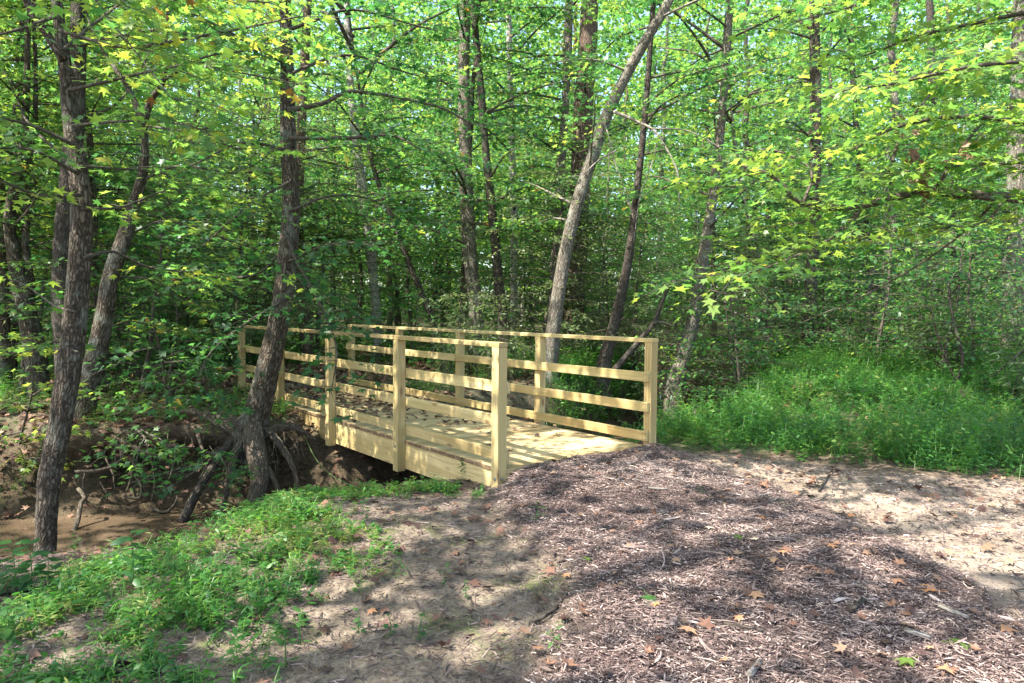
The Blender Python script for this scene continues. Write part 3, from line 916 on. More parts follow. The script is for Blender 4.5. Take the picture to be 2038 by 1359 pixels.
T12 = make_tree('big grey trunk leaning right, rising behind the bridge to the top edge', [(1096, 700, 52), (1104, 640, 44), (1113, 580, 41), (1126, 500, 40), (1148, 410, 39), (1180, 310, 37), (1212, 220, 35), (1262, 120, 33), (1300, 55, 30), (1332, 0, 28)],
                M['bark_grey'], depth=12.2, top=13, thin=.64, nseg=28, rough=0.012, step=0.05,
                branches=[lb([(1222, 222), (1265, 240), (1310, 265), (1345, 335), (1350, 400)], 12.1, 11.4, (7, 2), leaves=False), lb([(1290, 255), (1370, 260), (1440, 300)], 11.6, 11.5, (3.5, 1.5), leaves=False),
                          lb([(1225, 300), (1190, 320), (1160, 345), (1130, 352)], 12.1, 11.6, (3.5, 1.5), leaves=False), lb([(1310, 265), (1300, 330), (1270, 400), (1260, 480)], 11.6, 11.4, (3, 1), leaves=False),
                          lb([(1205, 250), (1230, 330), (1260, 440)], 12, 11.5, (3, 1), leaves=False)])
T12b = make_tree('narrow upright trunk rising just left of the big leaning trunk', [(1098, 690, 22), (1102, 580, 21), (1108, 480, 20), (1116, 350, 19), (1124, 220, 18), (1131, 100, 16), (1134, 0, 15)],
                 M['bark_grey'], depth=15.5, top=15, nseg=14)
T13 = make_tree('thick reddish-brown trunk behind the big leaning trunk', [(1140, 650, 50), (1146, 540, 48), (1151, 430, 47), (1158, 320, 46), (1163, 200, 43), (1169, 100, 41), (1173, 0, 39)],
                M['bark_red'], depth=16.5, top=19, nseg=22, rough=0.02)
T14 = make_tree('dark trunk leaning right over the creek behind the right end of the bridge', [(1200, 735, 42), (1214, 680, 32), (1232, 610, 29), (1250, 520, 24), (1262, 430, 20), (1274, 330, 17), (1288, 180, 15), (1300, 0, 13)],
                M['bark_dark'], depth=13.0, top=13, nseg=16, thin=.75)
T16 = make_tree('mottled trunk leaning right from the creek bank beyond the right rail post', [(1340, 770, 64), (1358, 705, 48), (1378, 640, 40), (1392, 560, 34), (1404, 480, 30), (1418, 390, 28), (1432, 280, 26), (1441, 180, 25), (1448, 80, 24), (1453, 0, 23)],
                M['bark_grey'], depth=13.4, top=15, thin=.68, nseg=20, flare=0.5)
T17 = make_tree('slim grey trunk leaning left between the mottled trunk and the straight dark one', [(1533, 700, 16), (1524, 610, 15), (1508, 520, 14), (1490, 440, 13), (1478, 385, 11), (1465, 300, 9)],
                M['bark_grey'], depth=17.5, top=8, nseg=10)
T18 = make_tree('straight dark trunk standing alone behind the green bank', [(1605, 700, 30), (1612, 600, 27), (1618, 500, 26), (1622, 400, 24), (1622, 250, 23), (1621, 100, 22), (1620, 0, 21)],
                M['bark_brown'], depth=15.5, top=16, nseg=18)
T19 = make_tree('dark forked trunk pair beyond the green bank, under the overhanging branch', [(1750, 700, 24), (1740, 600, 22), (1730, 500, 20), (1718, 430, 19), (1712, 330, 15), (1700, 200, 12), (1690, 0, 10)],
                M['bark_dark'], depth=20, top=14, nseg=12, forks=[[(1742, 620, 14, 20), (1722, 560, 13, 20), (1716, 480, 12, 20), (1700, 420, 10, 20.2)]])
T20 = make_tree('slim dark trunk far behind the leaf litter patch at the right', [(1850, 690, 22), (1845, 560, 20), (1850, 420, 19), (1856, 250, 17), (1850, 0, 15)], M['bark_dark'], depth=22, top=15, nseg=10)
T21 = make_tree('broad grey trunk cut by the right edge of the view', [(2015, 690, 50), (2018, 560, 46), (2022, 430, 45), (2026, 320, 44), (2032, 200, 42), (2036, 0, 40)],
                M['bark_grey'], depth=14.5, top=16, nseg=22, rough=0.012)
T22 = make_tree('reddish flaking trunk behind the leaning bridge tree', [(612, 700, 30), (606, 620, 28), (598, 540, 27), (590, 440, 25), (596, 320, 22), (606, 150, 20), (612, 0, 18)], M['bark_red'], depth=15.0, top=13, nseg=14)
k_ = dict(leaf=.11, nleaf=13, spray=(.35, .9), gap=.065)
T23 = make_tree('overhanging tree at the right, its bright leafy bough reaching in with dry brown leaf clusters', [(2420, 1000, 90), (2410, 700, 80), (2390, 400, 72), (2370, 100, 60), (2360, -200, 50)],
                M['bark_brown'], depth=6.2, top=10, nseg=16, tint=(0.55, 0.9), yellow=0.004, leaf=.13,
                branches=[lb([(2395, 440), (2200, 420), (2038, 395), (1850, 382), (1700, 412), (1600, 402), (1540, 350), (1440, 325)], 6.2, 5.9, (26, 5), start=.1, **k_),
                          lb([(1715, 415), (1660, 475), (1570, 515), (1475, 545)], 6.05, 5.4, (9, 3), start=.2, **k_), lb([(1860, 382), (1900, 310), (1970, 240), (2090, 190)], 6.1, 6.4, (10, 4), **k_),
                          lb([(1770, 398), (1790, 300), (1840, 200), (1910, 120)], 6.0, 6.6, (8, 3), **k_), lb([(1600, 402), (1610, 340), (1540, 300), (1470, 300)], 6.0, 6.4, (7, 3), **k_),
                          lb([(2380, 260), (2150, 250), (1950, 235), (1800, 250), (1690, 300)], 6.2, 5.6, (14, 3), **k_), lb([(2370, 60), (2150, 20), (1900, 50), (1700, 120)], 6.2, 6.6, (14, 3), **k_),
                          lb([(2370, 120), (2150, 110), (1980, 130), (1800, 160), (1680, 180)], 6.2, 5.2, (12, 3), **k_), lb([(2370, -60), (2100, -80), (1850, -30), (1640, 30)], 6.2, 6.0, (14, 3), **k_),
                          lb([(1640, 405), (1600, 440), (1540, 450)], 6.0, 6.4, (5, 2), **k_), lb([(2000, 392), (1960, 440), (1900, 450), (1840, 430)], 6.1, 5.6, (6, 2), **k_),
                          lb([(1990, 390), (1940, 440), (1850, 510), (1720, 590), (1600, 640)], 6.1, 7.6, (7, 2), leaves=False, bend=.012),
                          lb([(2390, 330), (2200, 330), (2050, 320), (1930, 330), (1780, 345)], 6.2, 5.7, (12, 3), **k_)])
# brown dead leaf clusters hanging in the bough
for (px, py, n_) in ((1838, 375, 13), (1828, 310, 6), (1880, 320, 9), (1815, 250, 4), (1930, 300, 4), (1820, 340, 3), (1800, 246, 3)):
    c0 = P(px, py, 5.9); dl = MB()
    pos = c0 + RNG.normal(0, .035, (n_, 3)) * [1.2, 1, .8]
    put_leaves(dl, STAR, pos, RNG.uniform(0, 6.28, n_), RNG.uniform(.08, .14, n_), RNG.uniform(.5, .9, n_), 0.5, pitch=-1.2, curl=1.2)
    dl.build('dead_leaf_cluster', M['dry'], T23.obj)

# lower leafy limbs of the trees in the wood
for t in (T7, T8, T9, T10, T11, T12, T12b, T13, T14, T16, T17, T18, T19, T20, T21, T22):
    pl, _r = smooth_line(t.line, np.ones(len(t.line)), .2)
    pl = pl[(pl[:, 2] > 2.6) & (pl[:, 2] < 9.5)]
    for q in range(16):
        a = pl[int(RNG.integers(len(pl)))]; hd = RNG.uniform(0, 6.28); ln = RNG.uniform(1.1, 2.6)
        b = a + np.array([math.cos(hd), math.sin(hd), RNG.uniform(-.05, .35)]) * ln
        leafy_branch(t, pts=[a, (a + b) / 2 + [0, 0, .12], b], d0=t.d, w=(5, 2), gap=.10, start=.2, tint=(.15, .7), leaf=.11, nleaf=13)


# roots
def root_px(t, pts, w, seed=0, mat='root', bend=0.015, nm='root'):
    m = MB()
    q = [P(x, y, d) for (x, y, d) in pts]; n = len(q)
    tube(m, q, [(w[0] + (w[1] - w[0]) * i / (n - 1)) * (1 if w[0] > 30 else .72) / 2 * pts[0][2] / F_PX for i in range(n)], 9, 0.05, wob=.35, rough=.008, seed=seed, bend=bend)
    m.build(nm, M[mat], t.obj)


for i, (pts, w_) in enumerate([
        ([(500, 850, 8.05), (505, 900, 7.85), (515, 950, 7.7), (505, 1000, 7.62)], (50, 34)), ([(520, 850, 8.1), (555, 880, 8.0), (585, 930, 7.9), (600, 1000, 7.85)], (26, 8)),
        ([(480, 850, 8.05), (440, 835, 8.1), (400, 820, 8.2), (340, 822, 8.4)], (38, 8)), ([(490, 870, 8.0), (465, 910, 7.8), (450, 960, 7.7), (440, 1020, 7.6)], (30, 10)),
        ([(530, 860, 8.1), (580, 850, 8.3), (640, 880, 8.4)], (30, 8)), ([(480, 880, 8.0), (430, 900, 7.8), (400, 950, 7.75)], (20, 6)), ([(515, 900, 7.9), (545, 950, 7.7), (560, 1000, 7.6)], (26, 10))]):
    root_px(T6, pts, w_, 30 + i, 'root')
for i, (pts, w_) in enumerate([
        ([(165, 850, 8.2), (215, 860, 8.0), (262, 885, 7.8), (320, 910, 7.8)], (20, 10)), ([(185, 855, 8.1), (235, 880, 7.85), (245, 915, 7.7), (200, 938, 7.6), (150, 940, 7.55)], (15, 9)),
        ([(290, 865, 8.1), (330, 885, 7.9), (370, 892, 7.9)], (12, 7)), ([(170, 870, 8.2), (200, 900, 7.9), (230, 950, 7.7)], (9, 5)), ([(250, 990, 7.65), (280, 990, 7.6), (282, 965, 7.6), (270, 945, 7.7)], (9, 5)),
        ([(300, 1010, 7.65), (330, 1018, 7.6), (352, 1000, 7.6), (356, 985, 7.7)], (9, 5)), ([(200, 960, 7.7), (215, 985, 7.6), (212, 1000, 7.6)], (7, 3)),
        ([(320, 880, 8.0), (345, 910, 7.8), (335, 960, 7.7)], (7, 3)), ([(235, 870, 8.0), (275, 930, 7.7), (310, 950, 7.7)], (7, 3)), ([(210, 865, 8.1), (260, 860, 8.0), (330, 875, 8.1), (375, 905, 7.9)], (13, 6)),
        ([(155, 890, 8.2), (120, 930, 7.9), (95, 990, 7.6), (60, 1050, 7.2)], (16, 6)), ([(230, 905, 7.8), (225, 950, 7.65), (235, 1000, 7.6)], (5, 2)), ([(268, 900, 7.8), (262, 950, 7.65), (250, 985, 7.6)], (5, 2)),
        ([(300, 905, 7.8), (310, 960, 7.65), (300, 1000, 7.6)], (4, 2)), ([(180, 900, 7.9), (160, 960, 7.6), (170, 1010, 7.5)], (8, 3))]):
    root_px(T3, pts, w_, 60 + i, 'root')

# dead wood
def stick(label, pts, w, name='dead_branch', cat='branch', mat='dead', nseg=8, group=None, twigs=(), bend=0.01):
    m = MB(); n = len(pts)
    q = [np.array(p) for p in pts]
    tube(m, q, [w[0] + (w[1] - w[0]) * i / (n - 1) for i in range(n)], nseg, 0.05, wob=.25, rough=w[0] * .15, seed=int(RNG.integers(99)), bend=bend)
    for tw in twigs:
        tube(m, [np.array(p) for p in tw], np.linspace(w[0] * .5, w[0] * .15, len(tw)), 6, 0.05, seed=int(RNG.integers(99)), bend=bend)
    o = m.build(name, M[mat]); tag(o, label, cat, group)
    return o


def pp(*q): return [P(*a) for a in q]


stick('dark pole leaning from the muddy water up the bank below the bridge tree', pp((362, 1040, 7.3), (400, 970, 7.5), (440, 905, 7.8), (475, 850, 8.05)), (.05, .035), mat='bark_dark')
stick('crooked bleached stick standing in the water behind the front trunk', pp((138, 1078, 6.9), (157, 1035, 7.1), (164, 1000, 7.2), (172, 990, 7.25), (158, 972, 7.3)), (.026, .018), mat='root')
stick('dark dead trunk propped across the creek behind the right rail', pp((1222, 738, 11.4), (1262, 690, 11.4), (1300, 645, 11.3), (1318, 600, 11.3), (1335, 560, 11.2)), (.065, .022), mat='bark_dark', name='dead_tree', cat='dead tree', twigs=[pp((1298, 648, 11.3), (1312, 640, 11.2), (1345, 650, 11.1))])
stick('grey broken stick standing upright in the creek right of the bridge', pp((1384, 870, 11.0), (1380, 845, 11.1), (1384, 815, 11.2)), (.03, .02), mat='dead')
stick('short dark log lying over the creek right of the bridge', pp((1372, 858, 11.0), (1400, 858, 11.0), (1436, 853, 11.1)), (.035, .025), mat='bark_dark', name='fallen_log', cat='log')
stick('bleached forked stick poking out of the weeds at the far right path edge', pp((1800, 935, 6.9), (1818, 908, 6.95), (1840, 880, 7.0)), (.008, .004), twigs=[pp((1818, 908, 6.95), (1838, 930, 6.85))])
stick('pale arching dead stem over the weeds at the right path edge', pp((1700, 925, 7.2), (1740, 895, 7.3), (1860, 878, 7.4), (1960, 888, 7.5)), (.007, .004))
stick('broken grey stub lying in front of the green bank', pp((1680, 873, 8.0), (1690, 888, 7.9), (1700, 895, 7.8)), (.022, .012))


# ------------------------------------------------------------------ the high canopy that shades the clearing
SPOTS = [  # sunlit ground as the photograph shows it: centre and size in the picture, how open
    (1270, 1085, 330, 55, .75), (1090, 1235, 90, 60, .8), (1060, 1180, 70, 25, .6), (930, 1345, 120, 28, .8), (1330, 1180, 220, 60, .6), (1500, 960, 260, 45, .8), (1850, 1040, 240, 80, .9),
    (1980, 1150, 120, 60, .6), (1560, 1080, 160, 30, .6), (1750, 950, 320, 30, .7), (1150, 1290, 160, 50, .45), (1600, 1260, 180, 40, .4), (1900, 1260, 160, 50, .35),
    (1130, 860, 190, 70, .56), (820, 820, 190, 70, .5), (620, 780, 120, 60, .6), (720, 725, 150, 35, .7), (320, 720, 200, 90, .75), (60, 980, 90, 90, .75), (250, 1065, 260, 40, .6),
    (120, 780, 120, 90, .7), (640, 990, 120, 25, .6), (520, 1090, 60, 20, .6), (420, 1180, 120, 40, .3), (620, 900, 60, 40, .7), (1600, 870, 160, 25, .45), (1950, 900, 120, 30, .7), (1700, 800, 90, 25, .35), (1480, 830, 80, 25, .4)]


def sunlit(gx, gy):
    px, py = proj(np.stack([gx, gy, np.full_like(gx, .08)], -1))
    base = np.where(gy < 10, 0.22, np.where(gy < 15, 0.36, 0.5))
    base = np.where((gx > 4.6) & (gy < 7), 0.75, base)
    base = np.where((gx > -.3) & (gx < 5) & (gy < 6.5), 0.40, base)
    base = np.where((gx < -3.2) & (gy > 6.5), 0.8, base)
    base = np.where(gy < 2.4, 0.3, base)
    base = np.where((gx > 1.2) & (gy > 7.0) & (gy < 14), 0.2, base)
    base = np.where((gx > 3.4) & (gy > 4) & (gy < 7.5), .95, base)
    base = np.where((gx > -1.8) & (gx < 1.6) & (gy > 4.6) & (gy < 7), np.maximum(base, .28), base)
    for (cx, cy_, rx, ry, v) in SPOTS:
        q = np.sqrt(((px - cx) / rx) ** 2 + ((py - cy_) / ry) ** 2)
        base = np.maximum(base, v * sstep(1.25, 0.75, q) * (gy > 2.2))
    q = np.sqrt(((px - 360) / 230) ** 2 + ((py - 895) / 100) ** 2)
    base = np.where(q < 1, 0.2, base)
    n = 0.6 * vnoise(gx * 1.2, gy * 1.5, 41) + 0.4 * vnoise(gx * 3.4, gy * 4.2, 42)
    return sstep(.38, .60, base + (n - 0.5) * 1.35)


CANOPY = [t for t in TREES]
# unseen trees added just outside the frame so that their crowns shade the clearing
for i, (x, y, r_, tp) in enumerate([(-8.5, 3.0, .16, 15), (-7.2, -1.5, .2, 16), (-9.5, 6.0, .2, 17), (-12, 9.5, .2, 17), (-5.5, 0.0, .14, 13), (-13, 2.0, .22, 18), (6.8, 3.0, .15, 14), (8.5, 9.0, .18, 16), (-14, 14, .2, 18), (11, 13.5, .2, 17)]):
    t = Tree(); z = float(height(x, y))
    t.base = np.array([x, y, z]); t.top = np.array([x + RNG.normal(0, .5), y + RNG.normal(0, .5), tp]); t.line = np.array([t.base, t.top]); t.px = 0; t.d = y
    side = 'left' if x < 0 else 'right'
    t.label = None
    root = thing('tree', 'tall unseen shade tree added outside the view on the %s' % side, 'tree', (0, 0, 0), 'added shade trees beyond the %s edge' % side)
    t.obj = root; t.trunk_mb = MB(); t.leaf_mb = MB(); t.limbs = []; t.bark = M['bark_brown']
    tube(t.trunk_mb, [t.base - [0, 0, .3], (t.base + t.top) / 2 + [.1, .1, 0], t.top], [r_, r_ * .8, r_ * .2], 12, .3, wob=.1, rough=.008, flare=.4, seed=i)
    for q in range(10):
        a = t.base + (t.top - t.base) * (0.45 + .05 * q); hd = q * 2.4; ln = RNG.uniform(1.5, 3.2)
        e = a + np.array([math.cos(hd) * ln, math.sin(hd) * ln, ln * .5])
        tube(new_limb(t), [a, (a + e) / 2 + [0, 0, .15], e], [.05, .03, .01], 6, .3, seed=q)
    CANOPY.append(t)


def canopy(x0, x1, y0, y1, per_m2, zlo, zhi, leaf, length, nleaf, seed, tint, cut=1.0, far=False):
    rg = np.random.default_rng(seed)
    n = int((x1 - x0) * (y1 - y0) * per_m2)
    gx, gy = rg.uniform(x0, x1, n), rg.uniform(y0, y1, n)
    keep = rg.random(n) > sunlit(gx, gy) * cut  # crowns shaped for the light: sprays left out where sun should land
    gx, gy = gx[keep], gy[keep]
    z = rg.uniform(zlo, zhi, len(gx))
    px_ = gx + SUN[0] * z / SUN[2]; py_ = gy + SUN[1] * z / SUN[2]
    hd = rg.uniform(0, 6.28, len(gx))
    half = length * 0.45
    org = np.stack([px_ - np.cos(hd) * half, py_ - np.sin(hd) * half, z], -1)
    # off the line of sight to the sky gaps at the upper right
    ix, iy = proj(org)
    gap = np.zeros(len(ix), bool)
    for (cx, cy_, rx, ry) in ((1590, 130, 70, 90), (300, 60, 50, 40), (1640, 290, 40, 90)):
        gap |= ((ix - cx) / rx) ** 2 + ((iy - cy_) / ry) ** 2 < 1
    org, hd, ix, iy = org[~gap], hd[~gap], ix[~gap], iy[~gap]
    tops = np.array([(t.line[-1] + t.line[-3 if len(t.line) > 2 else 0]) / 2 for t in CANOPY])
    k = np.argmin((org[:, None, 0] - tops[None, :, 0]) ** 2 + (org[:, None, 1] - tops[None, :, 1]) ** 2, axis=1)
    vis = (ix > -150) & (ix < 2190) & (iy > -150) & (org[:, 1] > 1)
    for i, t in enumerate(CANOPY):
        for seen, tm in ((True, STAR), (False, QUAD)):
            m = (k == i) & (vis == seen)
            if m.any():
                sprays(t.leaf_mb, t.leaf_mb if seen else None, org[m], hd[m], length * rg.uniform(.7, 1.3, m.sum()), leaf * (1.0 if seen else 1.25), nleaf, droop=.2, tint=tint, tmpl=tm, tilt=.4, yellow=.004, rng=rg, spread=1.2)


canopy(-9, 9, 0.5, 12, 13, 6.0, 11.0, 0.15, 0.7, 16, 5, (.25, .75))
canopy(-22, 26, 12, 48, 0.95, 5.5, 14.5, 0.15, 1.6, 36, 6, (.2, .75), cut=.9)
canopy(-26, 30, 27, 48, 0.9, 12.0, 22.0, 0.17, 1.7, 36, 7, (.2, .7), cut=.5)
for t in CANOPY:
    tr = t.trunk_mb.build('trunk', t.bark, t.obj)
    for lm in t.limbs: lm.build('branch', M['twig'] if t is not T12 else M['dead'], t.obj)
    if t.leaf_mb.n: t.leaf_mb.build('crown', [M['gum'], M['twig']], t.obj)

# ------------------------------------------------------------------ understory
LAND = sorted([(T6.px, 'the bridge tree'), (T7.px, 'the white trunk'), (T9.px, 'the grey trunk'), (T12.px, 'the leaning trunk'), (T16.px, 'the mottled trunk'),
               (T18.px, 'the straight trunk'), (T19.px, 'the forked trunks'), (T21.px, 'the broad right trunk'), (T3.px, 'the curved trunk')])


def where(px):
    a = [n for (p, n) in LAND if p <= px]; b = [n for (p, n) in LAND if p > px]
    if not a: return 'left of ' + b[0]
    if not b: return 'right of ' + a[-1]
    return 'between %s and %s' % (a[-1], b[0])


def depth_word(y):
    return 'nearby' if y < 15 else 'midway back' if y < 22 else 'far back'


def under_tree(seed, H, rad, nb, leaf, nleaf, bark, tint, tmpl=STAR, yellow=.004, bare=.22, lmat='gum'):
    rg = np.random.default_rng(seed)
    tm, cm = MB(), MB()
    lean = rg.normal(0, .05, 2)
    line = [np.array([lean[0] * z ** 1.2, lean[1] * z ** 1.2, z]) for z in np.linspace(-.3, H, 6) if True]
    line = [np.array([lean[0] * abs(z) ** 1.2, lean[1] * abs(z) ** 1.2, z]) for z in np.linspace(-.25, H, 6)]
    tube(tm, line, np.linspace(.013 * H * .7 + .01, .006, 6), 8, .2, wob=.15, flare=.3, seed=seed, bend=.03)
    org, hd, ln = [], [], []
    for i in range(nb):
        u = bare + (1 - bare) * ((i + rg.random()) / nb)
        z = H * u; a = i * 2.4 + rg.normal(0, .3)
        L = rad * (1.05 - .6 * max(0, u - .3)) * rg.uniform(.55, 1.15)
        st = np.array([lean[0] * z ** 1.2, lean[1] * z ** 1.2, z])
        up = rg.uniform(.02, .4)
        c = [st + np.array([math.cos(a) * L * t, math.sin(a) * L * t, L * (up * t - .12 * t * t)]) for t in np.linspace(0, 1, 5)]
        tube(tm, c, np.linspace(.006 + .004 * L, .003, 5), 5, .25, seed=i, bend=.02)
        x = .3
        while x < L:
            t = x / L
            p = st + np.array([math.cos(a) * x, math.sin(a) * x, L * (up * t - .12 * t * t)])
            org.append(p); hd.append(a + rg.choice([-1, 1]) * rg.uniform(.4, 1.3)); ln.append(rg.uniform(.3, .75))
            x += rg.uniform(.12, .26)
        org.append(c[-1]); hd.append(a); ln.append(.6)
    sprays(cm, cm, np.array(org), np.array(hd), np.array(ln), leaf, nleaf, droop=.22, tint=tint, tmpl=tmpl, yellow=yellow, rng=rg, tilt=.42)
    return tm.mesh('trunk', bark), cm.mesh('crown', [M[lmat], M['twig']])


UV = [('tall thin understory tree', under_tree(1, 9.0, 2.1, 44, .105, 14, M['bark_brown'], (.15, .7))), ('bushy understory tree', under_tree(2, 5.2, 1.9, 34, .10, 15, M['bark_dark'], (.1, .6), bare=.12, tmpl=OVAL)),
      ('low leafy sapling', under_tree(3, 3.0, 1.3, 24, .11, 10, M['twig'], (.05, .5), bare=.1)), ('tall yellow-green tree', under_tree(4, 8.0, 2.3, 44, .11, 14, M['bark_brown'], (.4, .82), yellow=.012)),
      ('slim grey-stemmed tree', under_tree(5, 6.8, 1.6, 32, .10, 14, M['bark_grey'], (.15, .65), bare=.3, tmpl=OVAL)), ('small-leaved bush', under_tree(6, 2.2, 1.1, 26, .075, 14, M['twig'], (.1, .6), tmpl=OVAL, bare=.05)),
      ('broad dark-leaved tree', under_tree(7, 6.2, 2.5, 40, .105, 15, M['bark_dark'], (.05, .45), bare=.2)),
      ('tall pale small-leaved bush', under_tree(8, 4.2, 1.7, 60, .062, 20, M['twig'], (.25, .8), tmpl=OVAL, bare=.04, lmat='cane'))]


def spawn(name, label, cat, meshes, loc, rz, s, group):
    r = thing(name, label, cat, loc, group); r.rotation_euler = (0, 0, rz); r.scale = (s, s, s)
    for nm, me in meshes: link(nm, me, r)
    return r


rg = np.random.default_rng(99)
placed = []
def free(x, y, dmin, creek=0.9):
    q_ = proj(np.array([x, y, 1.4]))[0]
    for t in (T7, T9, T10, T12, T13, T14, T16, T18, T21):
        if y < t.d + .4 and abs(q_ - t.px) < 24 + 420 / y: return False
    d, _, _ = creek_sd(np.array([x]), np.array([y]))
    if abs(d[0]) < creek: return False
    u, v = to_uv(x, y)
    if -2.5 < u < 9.5 and -.9 < v < BW + .9: return False
    return all((x - a) ** 2 + (y - b) ** 2 > dmin ** 2 for a, b in placed)


def scatter(n, ylo, yhi, kinds, dmin, pxlo=-200, pxhi=2240, tries=40, rule=None, smin=.8, smax=1.2):
    for _ in range(n):
        for _t in range(tries):
            y = math.sqrt(rg.uniform(ylo ** 2, yhi ** 2)); px = rg.uniform(pxlo, pxhi)
            p = P(px, 618, y); x = p[0]
            if free(x, y, dmin) and (rule is None or rule(x, y, px)): break
        else: continue
        placed.append((x, y))
        k = int(rg.choice(kinds)); nm, (tm, cm) = UV[k]
        lab = '%s %s %s' % (nm, depth_word(y), where(px))
        spawn('bush' if k in (5, 7) else 'sapling' if k == 2 else 'understory_tree', lab, 'bush' if k in (5, 7) else 'sapling' if k == 2 else 'tree', [('trunk', tm), ('crown', cm)], (x, y, float(height(x, y)) - .02), rg.uniform(0, 6.28), rg.uniform(smin, smax),
              {5: 'small-leaved bushes in the wood', 7: 'small-leaved bushes in the wood', 2: 'saplings in the wood'}.get(k, 'leafy trees of the understory'))


scatter(9, 12.0, 16, [7], 1.2, 200, 640, smin=.9, smax=1.3)
scatter(5, 13, 18, [4, 3], 1.6, 150, 620)
scatter(7, 13.5, 17, [7], 1.2, 1050, 1520, smin=.6, smax=1.0)                          # behind the far bank, left
scatter(22, 15, 21, [0, 1, 4, 6, 3], 1.4)
scatter(46, 19, 29, [0, 1, 3, 4, 6, 6], 1.25)
scatter(70, 27, 44, [0, 3, 4, 1, 0, 6], 1.3, smin=1.0, smax=1.5)
scatter(9, 9.6, 13.5, [3], 1.1, -250, 330)                          # bright thicket at far left
scatter(34, 13, 26, [2, 5, 5, 2], .9)
scatter(8, 10.5, 15, [5, 5, 2], .8, 1380, 2200, rule=lambda x, y, px: not (1300 < px < 1480 and y < 12))
scatter(8, 9.5, 12.5, [5, 2], .8, -50, 500)

# slender trunks far back
TM = []
for i in range(5):
    m = MB(); tube(m, [(0, 0, -.3), (.08 * (i - 2), .05, 3.5), (.14 * (i - 2), .1, 8), (.2 * (i - 2), .2, 15)], [.12, .105, .09, .05], 9, .3, wob=.15, rough=.006, flare=.3, seed=i, bend=.05)
    TM.append(m)
bk = ['bark_dark', 'bark_brown', 'bark_grey', 'bark_pale', 'bark_red']
TMM = [m.mesh('trunk', M[b]) for m, b in zip(TM, bk)]
CM = []
for i in range(3):
    c = MB(); r2 = np.random.default_rng(70 + i); n = 90
    o = np.stack([r2.normal(0, 1.3, n), r2.normal(0, 1.3, n), r2.uniform(6.5, 15, n)], -1)
    sprays(c, c, o, r2.uniform(0, 6.28, n), 1.4, .2, 16, droop=.2, tint=(.25, .85), rng=r2, yellow=.004, spread=1.2)
    CM.append(c.mesh('crown', [M['far_leaf'], M['twig']]))
tone = ['dark slender trunk', 'brown slender trunk', 'grey slender trunk', 'pale slender trunk', 'reddish slender trunk']
for i in range(58):
    for _t in range(40):
        y = math.sqrt(rg.uniform(17.5 ** 2, 42 ** 2)); px = rg.uniform(-100, 2140); x = P(px, 618, y)[0]
        if free(x, y, .9): break
    placed.append((x, y))
    k = int(rg.integers(5))
    r = spawn('tree', '%s %s %s' % (tone[k], depth_word(y), where(px)), 'tree', [('trunk', TMM[k]), ('crown', CM[i % 3])], (x, y, float(height(x, y))), rg.uniform(0, 6.28), rg.uniform(.6, 1.15), 'slender trunks back in the wood')

# far woods: the mass of leaves beyond the last trunks one can tell apart
fw = MB(); r2 = np.random.default_rng(5); n = 16000
x = r2.uniform(-44, 46, n); y = r2.uniform(43, 62, n); z = height(x, y) + 27 * r2.random(n) ** 1.15
keep = vnoise(x * .25, z * .3, 8) > .22
sprays(fw, None, np.stack([x, y, z], -1)[keep], r2.uniform(0, 6.28, keep.sum()), 2.2, .42, 15, droop=.2, tint=(.2, .85), tmpl=QUAD, rng=r2, spread=1.4, tilt=.6)
for i in range(70):
    x_, y_ = r2.uniform(-40, 42), r2.uniform(43, 60)
    tube(fw, [(x_, y_, float(height(x_, y_)) - .3), (x_ + r2.normal(0, .4), y_, 8), (x_ + r2.normal(0, .8), y_, 18)], [.17, .14, .07], 7, 1.0, mat=1)
tag(fw.build('far_woods', [M['far_leaf'], M['bark_dark']]), kind='stuff')

# cane-like shrubs with narrow leaves
def cane(seed, H, ns, leaf):
    r3 = np.random.default_rng(seed); st, lf = MB(), MB()
    for i in range(ns):
        a = r3.uniform(0, 6.28); h = H * r3.uniform(.55, 1.1); out = r3.uniform(.15, .55) * h
        b = np.array([r3.normal(0, .12), r3.normal(0, .12), -.05])
        c = [b + np.array([math.cos(a) * out * t ** 1.6, math.sin(a) * out * t ** 1.6, h * (t - .18 * t ** 3)]) for t in np.linspace(0, 1, 6)]
        cc_, rr_, T_ = tube(st, c, np.linspace(.007, .002, 6), 5, .2, seed=i)
        n_ = int(h / .028)
        t = r3.uniform(.18, 1, n_); idx = (t * (len(cc_) - 1)).astype(int)
        hd = r3.uniform(0, 6.28, n_)
        side = r3.uniform(0, .22, n_)
        pos = cc_[idx] + np.stack([np.cos(hd) * side, np.sin(hd) * side, r3.normal(.02, .05, n_)], -1)
        put_leaves(lf, LANCE, pos, hd + r3.normal(0, .5, n_), leaf * r3.uniform(.6, 1.25, n_), np.clip(r3.normal(.45, .22, n_), 0, .95), .3, pitch=-.15, rng=r3)
    return st.mesh('stem', M['twig']), lf.mesh('foliage', M['cane'])


